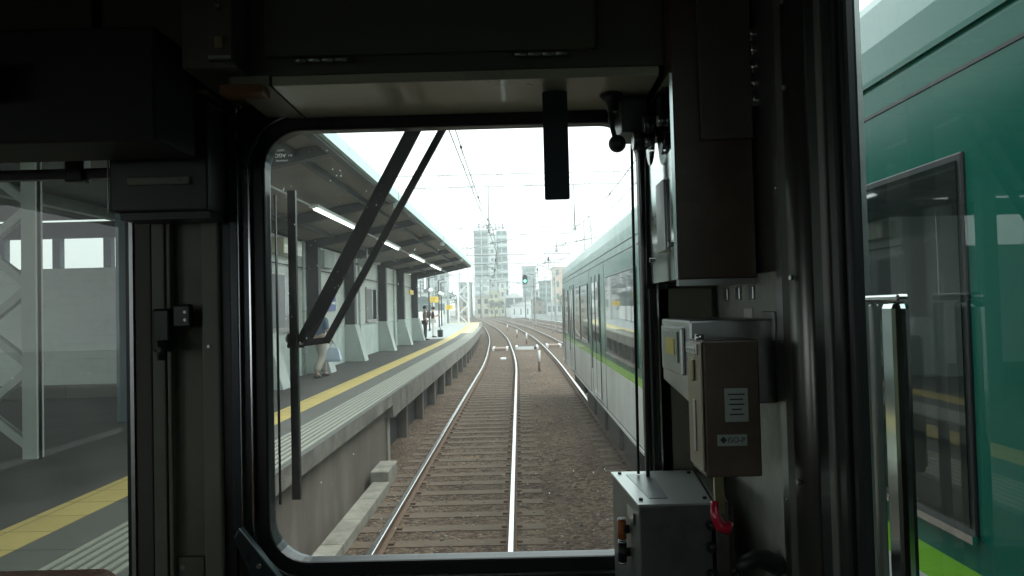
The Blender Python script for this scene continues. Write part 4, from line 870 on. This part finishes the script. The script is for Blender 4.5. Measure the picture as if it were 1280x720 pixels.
# driver's desk and bag
tag(MB().box(-2.15, -.74, 1.0, WY-.03, 1.4, 1.86).build('driver_desk', 'cabdark', bevel=.02), 'dark driver\'s desk below the left window', 'desk')
bgx = thing('leather_bag', (-.8, 1.1, 1.86), 'brown stitched leather bag whose top corner shows at lower left', 'bag')
b = MB(); b.loops([[(-1.1+k_, 1.12, z), (-.69-k_, 1.12, z), (-.69-k_, 1.3-k_, z), (-1.1+k_, 1.3-k_, z)] for z, k_ in ((1.86, .02), (1.9, 0), (2.13, .005), (2.155, .02))]); b.build('bag_body', 'leather', bgx, bevel=.014)
MB().box(-1.09, -.70, 1.104, 1.118, 2.05, 2.150).build('flap', 'leather', bgx, bevel=.005)
b = MB()
for i in range(34): b.box(-1.08+i*.0115, -1.074+i*.0115, 1.1015, 1.1035, 2.139, 2.1415)
b.build('stitching', 'stitch', bgx)
# brown cabinet front right with polished side
ct = thing('wall_cabinet', (.43, 1.75, 2.64), 'tall dark brown cabinet hanging in the front right corner', 'cabinet')
MB().box(.345, .513, 1.60, WY-.001, 2.632, 3.69).build('case', 'brown', ct, bevel=.003)
MB().box(.4, .512, 1.585, 1.5995, 2.93, 3.69).build('door_fold', 'cabdark', ct, bevel=.003)
MB().box(.338, .3445, 1.60, WY-.055, 2.632, 3.08).build('side_plate', 'mirror', ct)
MB().box(.330, .3375, 1.66, 1.75, 2.70, 2.86).build('side_hatch', 'steel', ct, bevel=.002)
for (y, z) in ((1.63, 2.71), (1.86, 2.69)): MB().tube([(.338, y, z), (.331, y, z)], .006, 10).build('screw', 'steel', ct)
b = MB()
for i in range(5): b.tube([(.516, 1.592, 3.0+i*.036), (.516, 1.592, 3.0+i*.036+.032)], .0042, 8)
b.build('piano_hinge', 'chrome', ct)
MB().box(.345, .505, 1.598, 1.62, 2.618, 2.631).build('bottom_lip', 'steel', ct)
# hanging visor strip
vz = thing('sun_visor', (.1, 1.75, 2.83), 'narrow black visor strip hanging down at the top of the front window', 'visor')
b = MB(); b.loops([[(x+dx, q, z) for x, z in rrect(.069, .128, 2.833, 3.09, .004, 3)] for q, dx in ((1.75, 0), (1.758, 0))]); b.build('blade', mat('visor_black', (.014, .022, .024), .45), vz); MB().box(.075, .125, 1.758, 1.80, 3.06, 3.09).build('clamp', 'black', vz); 
# rods and pulleys
rd = thing('wiper_linkage', (.3, 1.8, 2.2), 'wiper linkage with drums, discs and two vertical rods beside the front window', 'wiper linkage')
MB().tube([(.288, 1.82, 2.972), (.286, 1.82, 2.75), (.281, 1.82, 2.17)], .0036, 8).build('rod', 'black', rd)
MB().tube([(.309, 1.80, 2.95), (.308, 1.80, 2.7), (.300, 1.80, 2.1)], [.008, .005, .005], 8).build('rod', 'rubber', rd)
b = MB(); b.ball((.250, 1.80, 2.972), .0215, n=14); b.build('ball_knob', 'black', rd); MB().tube([(.245, 1.80, 2.985), (.235, 1.80, 3.03), (.238, 1.80, 3.075)], .006).build('neck', 'black', rd)
MB().tube([(.24, 1.80, 3.05), (.24, 1.80, 3.075), (.24, 1.80, 3.09)], [.012, .018, .03], 16).build('trumpet', 'black', rd)
for (x, z, r, l_) in ((.290, 2.975, .022, .03), (.315, 3.01, .026, .04)):
    dd = MB().tube([(x, 1.79, z), (x+l_, 1.79, z)], r, 20).build('drum', 'black', rd); MB().tube([(x-.004, 1.79, z), (x-.0005, 1.79, z)], r*.96, 20).build('drum_face', 'steel', dd)
MB().box(.262, .325, 1.80, 1.94, 3.00, 3.09).build('bracket', 'black', rd, bevel=.004)
for (x, y, z, r) in ((.322, 1.76, 2.965, .055), (.333, 1.66, 2.99, .075)):
    b = MB(); b.tube([(x, y, z), (x+.002, y, z)], r, 28); dd = b.build('disc', 'disc', rd); MB().tube([(x-.012, y, z), (x-.0003, y, z)], .012, 12).build('hub', 'steel', dd)
# wiper outside
wp = thing('windscreen_wiper', (-.6, 2.06, 2.1), 'black wiper with two arms parked upright on the outside of the front glass', 'wiper')
b = MB(); b.box(-.632, -.610, 2.045, 2.06, 2.07, 2.92); b.build('blade', 'rubber', wp)
MB().bar((-.605, 2.085, 2.50), (-.255, 2.085, 3.14), .040, .014, up=(0, 1, 0)).build('arm', 'black', wp, bevel=.003)
b = MB(); b.bar((-.61, 2.08, 2.495), (-.535, 2.08, 2.503), .018, .012, up=(0, 1, 0)); b.bar((-.54, 2.08, 2.497), (-.17, 2.08, 3.14), .019, .012, up=(0, 1, 0)); b.build('link_arm', 'black', wp)
b = MB(); b.tube([(-.628, 2.045, 2.51), (-.628, 2.095, 2.51)], .016, 12); b.tube([(-.645, 2.07, 2.49), (-.6, 2.07, 2.49)], .007, 8); b.build('pivot', 'black', wp)
b = MB(); b.tube([(-.650, 2.0, 2.90), (-.650, 2.0, 2.07)], .0035, 8); tag(b.build('glass_trim_rod', 'rubber'), 'thin black vertical trim rod at the left edge of the front glass', 'trim rod')
# control box on the sill
cb = thing('control_box', (.32, 1.7, 1.7), 'grey metal control box with knobs at the lower right of the front window', 'control box')
b = MB(); b.loops([[(.24, 1.56, z), (.39, 1.56, z), (.42, 1.86, z), (.222, 1.86, z)] for z in (1.6, 2.160)]); b.build('case', mat('box_grey', (.15, .16, .15), .42, .5, var=.15, vs=7, dirt=(.09, .09, .08), ds=12), cb, bevel=.003)
b = MB(); b.loops([[(.238, 1.555, z), (.392, 1.555, z), (.423, 1.865, z), (.219, 1.865, z)] for z in (2.161, 2.166)]); b.build('lid', mat('lid_metal', (.5, .54, .52), .33, .55, var=.05), cb, bevel=.001)
b = MB(); b.loops([[(.268, 1.60, z), (.308, 1.60, z), (.315, 1.83, z), (.252, 1.83, z)] for z in (2.1662, 2.1672)]); b.build('lid_plate', mat('plate_metal', (.28, .31, .31), .35, .6, var=.15, vs=200), cb)
for (x, y) in ((.249, 1.59), (.238, 1.84), (.384, 1.59), (.405, 1.83)): MB().tube([(x, y, 2.166), (x, y, 2.1705)], .0045, 8).build('screw', 'black', cb)
b = MB(); b.loops([[(.398, 1.56, z), (.425, 1.56, z), (.47, 1.86, z), (.43, 1.86, z)] for z in (1.6, 2.166)]); b.build('side_case', 'cabdark', cb, bevel=.002)
for z, m in ((2.085, 'orange'), (2.035, 'black')):
    k_ = MB().tube([(.232, 1.66, z), (.215, 1.66, z)], .010, 12).build('knob_stem', 'black', cb)
    MB().tube([(.216, 1.66, z-.02), (.216, 1.66, z+.02)], .010, 12).build('knob', m, k_); MB().tube([(.216, 1.66, z-.026), (.216, 1.66, z-.0205)], .0085, 10).build('knob_cap', 'chrome', k_); MB().tube([(.216, 1.66, z+.0205), (.216, 1.66, z+.025)], .0085, 10).build('knob_cap', 'chrome', k_)
MB().box(.2325, .2365, 1.60, 1.75, 2.11, 2.135).build('side_label', 'steel', cb)
for z in (2.12, 2.075, 2.02, 1.96):
    q = MB().tube([(.385, 1.559, z), (.385, 1.548, z)], .010, 12).build('socket', 'black', cb); MB().tube([(.385, 1.5475, z+.003), (.385, 1.5455, z+.003)], .003, 8).build('socket_pin', 'chrome', q)
# grey box with yellow label on the side wall
gb = thing('indicator_box', (.4, 1.6, 2.36), 'grey metal box with a yellow label on the side wall', 'equipment box')
b = MB(); b.loops([[(.343, y, zb), (.343, y, 2.545), (.515, y, 2.545), (.515, y, zb)] for y, zb in ((1.50, 2.375), (1.79, 2.40))]); b.build('case', 'steel', gb, bevel=.004)
fr = MB().box(.335, .3425, 1.55, 1.76, 2.43, 2.53).build('display_frame', 'steel', gb, bevel=.003); MB().box(.332, .3345, 1.575, 1.735, 2.455, 2.52).build('display', mat('display_grey', (.35, .4, .34), .3), fr); MB().box(.3305, .3318, 1.60, 1.69, 2.47, 2.505).build('yellow_label', mat('label_yellow', (.7, .58, .15), .5), fr)
# brown box with labels
bb_ = thing('switch_box', (.38, 1.4, 2.25), 'brown enamelled switch box with white plates, above the red handle', 'switch box')
MB().box(.331, .432, 1.35, 1.46, 2.265, 2.512).build('case', 'brown', bb_, bevel=.004)
MB().box(.326, .3305, 1.352, 1.455, 2.275, 2.508).build('side_door', mat('bronze_door', (.3, .27, .2), .35, .7, var=.1), bb_, bevel=.002)
hg = MB().box(.3225, .3258, 1.37, 1.45, 2.485, 2.505).build('side_hinge', 'steel', bb_, bevel=.002)
for i in range(4): MB().tube([(.3225, 1.38+i*.018, 2.493), (.3205, 1.38+i*.018, 2.493)], .003, 8).build('rivet', 'chrome', hg)
MB().tube([(.33, 1.40, 2.516), (.345, 1.40, 2.516)], .006, 10).build('top_latch', 'chrome', bb_)
MB().box(.3215, .3258, 1.395, 1.415, 2.435, 2.475).build('pull', 'brass', bb_, bevel=.003); MB().box(.3235, .3258, 1.395, 1.41, 2.305, 2.40).build('nameplate', 'steel', bb_, bevel=.001)
lb = MB().box(.367, .409, 1.348, 1.3497, 2.365, 2.425).build('label_plate', 'label', bb_)
mf = lambda x, y, z: Matrix.Translation((x, y, z)) @ Matrix.Rotation(math.pi/2, 4, 'X')
for i in range(5):
    w_ = [.03, .024, .028, .018, .026][i]; MB().box(.388-w_/2, .388+w_/2, 1.3472, 1.3478, 2.413-i*.009, 2.4155-i*.009).build('label_line', 'ink', lb)
ip = MB().box(.352, .405, 1.3478, 1.3497, 2.322, 2.342).build('name_plate', 'label', bb_); text_mesh('\u25C6ISO-P', .0135, 'lettering', 'ink', ip, mf(.3785, 1.3473, 2.332), .0003)
# red handle
rh = thing('brake_handle', (.37, 1.42, 2.15), 'glossy red hooked handle on a brass stem below the brown box', 'handle')
MB().box(.355, .372, 1.39, 1.40, 2.19, 2.263).build('stem', 'brass', rh); b = MB(); b.tube([(.352, 1.385, 2.215), (.351, 1.38, 2.19), (.358, 1.375, 2.172), (.37, 1.375, 2.166), (.378, 1.38, 2.176)], [.007, .009, .011, .012, .008], 12); b.build('grip', 'red', rh)
# black connector low on the wall
cn = thing('cable_connector', (.42, 1.5, 2.05), 'black round cable connector low on the side wall', 'connector')
b = MB(); b.tube([(.425, 1.5, 2.045), (.44, 1.5, 2.06), (.46, 1.5, 2.068), (.48, 1.5, 2.066), (.51, 1.5, 2.05)], [.012, .017, .019, .02, .02], 14); b.build('plug', 'black', cn)
b = MB(); b.tube([(.418+.002*math.cos(a), 1.497, 2.036) for a in (0, 1)], .012, 10); b.build('plug_ring', 'chrome', cn); MB().tube([(.42, 1.5, 2.04), (.40, 1.5, 1.95), (.41, 1.5, 1.8)], .009, 8).build('cable', 'rubber', cn)
MB().tube([(.44, 1.70, 2.17), (.44, 1.70, 1.8)], .008, 8).build('cable', 'rubber', cn)

# ------------------------------------------------------------------ haze
hb = MB().box(-130, 130, -40, 330, GZ-1.3, 36)
hm = D.materials.new('haze'); hm.use_nodes = True; n = hm.node_tree.nodes; n.remove(n['Principled BSDF'])
v = n.new('ShaderNodeVolumePrincipled'); v.inputs['Color'].default_value = (.93, .98, .98, 1); v.inputs['Density'].default_value = .0019; v.inputs['Anisotropy'].default_value = .2
hm.node_tree.links.new(v.outputs[0], n['Material Output'].inputs['Volume'])
tag(hb.build('haze', hm), kind='stuff')
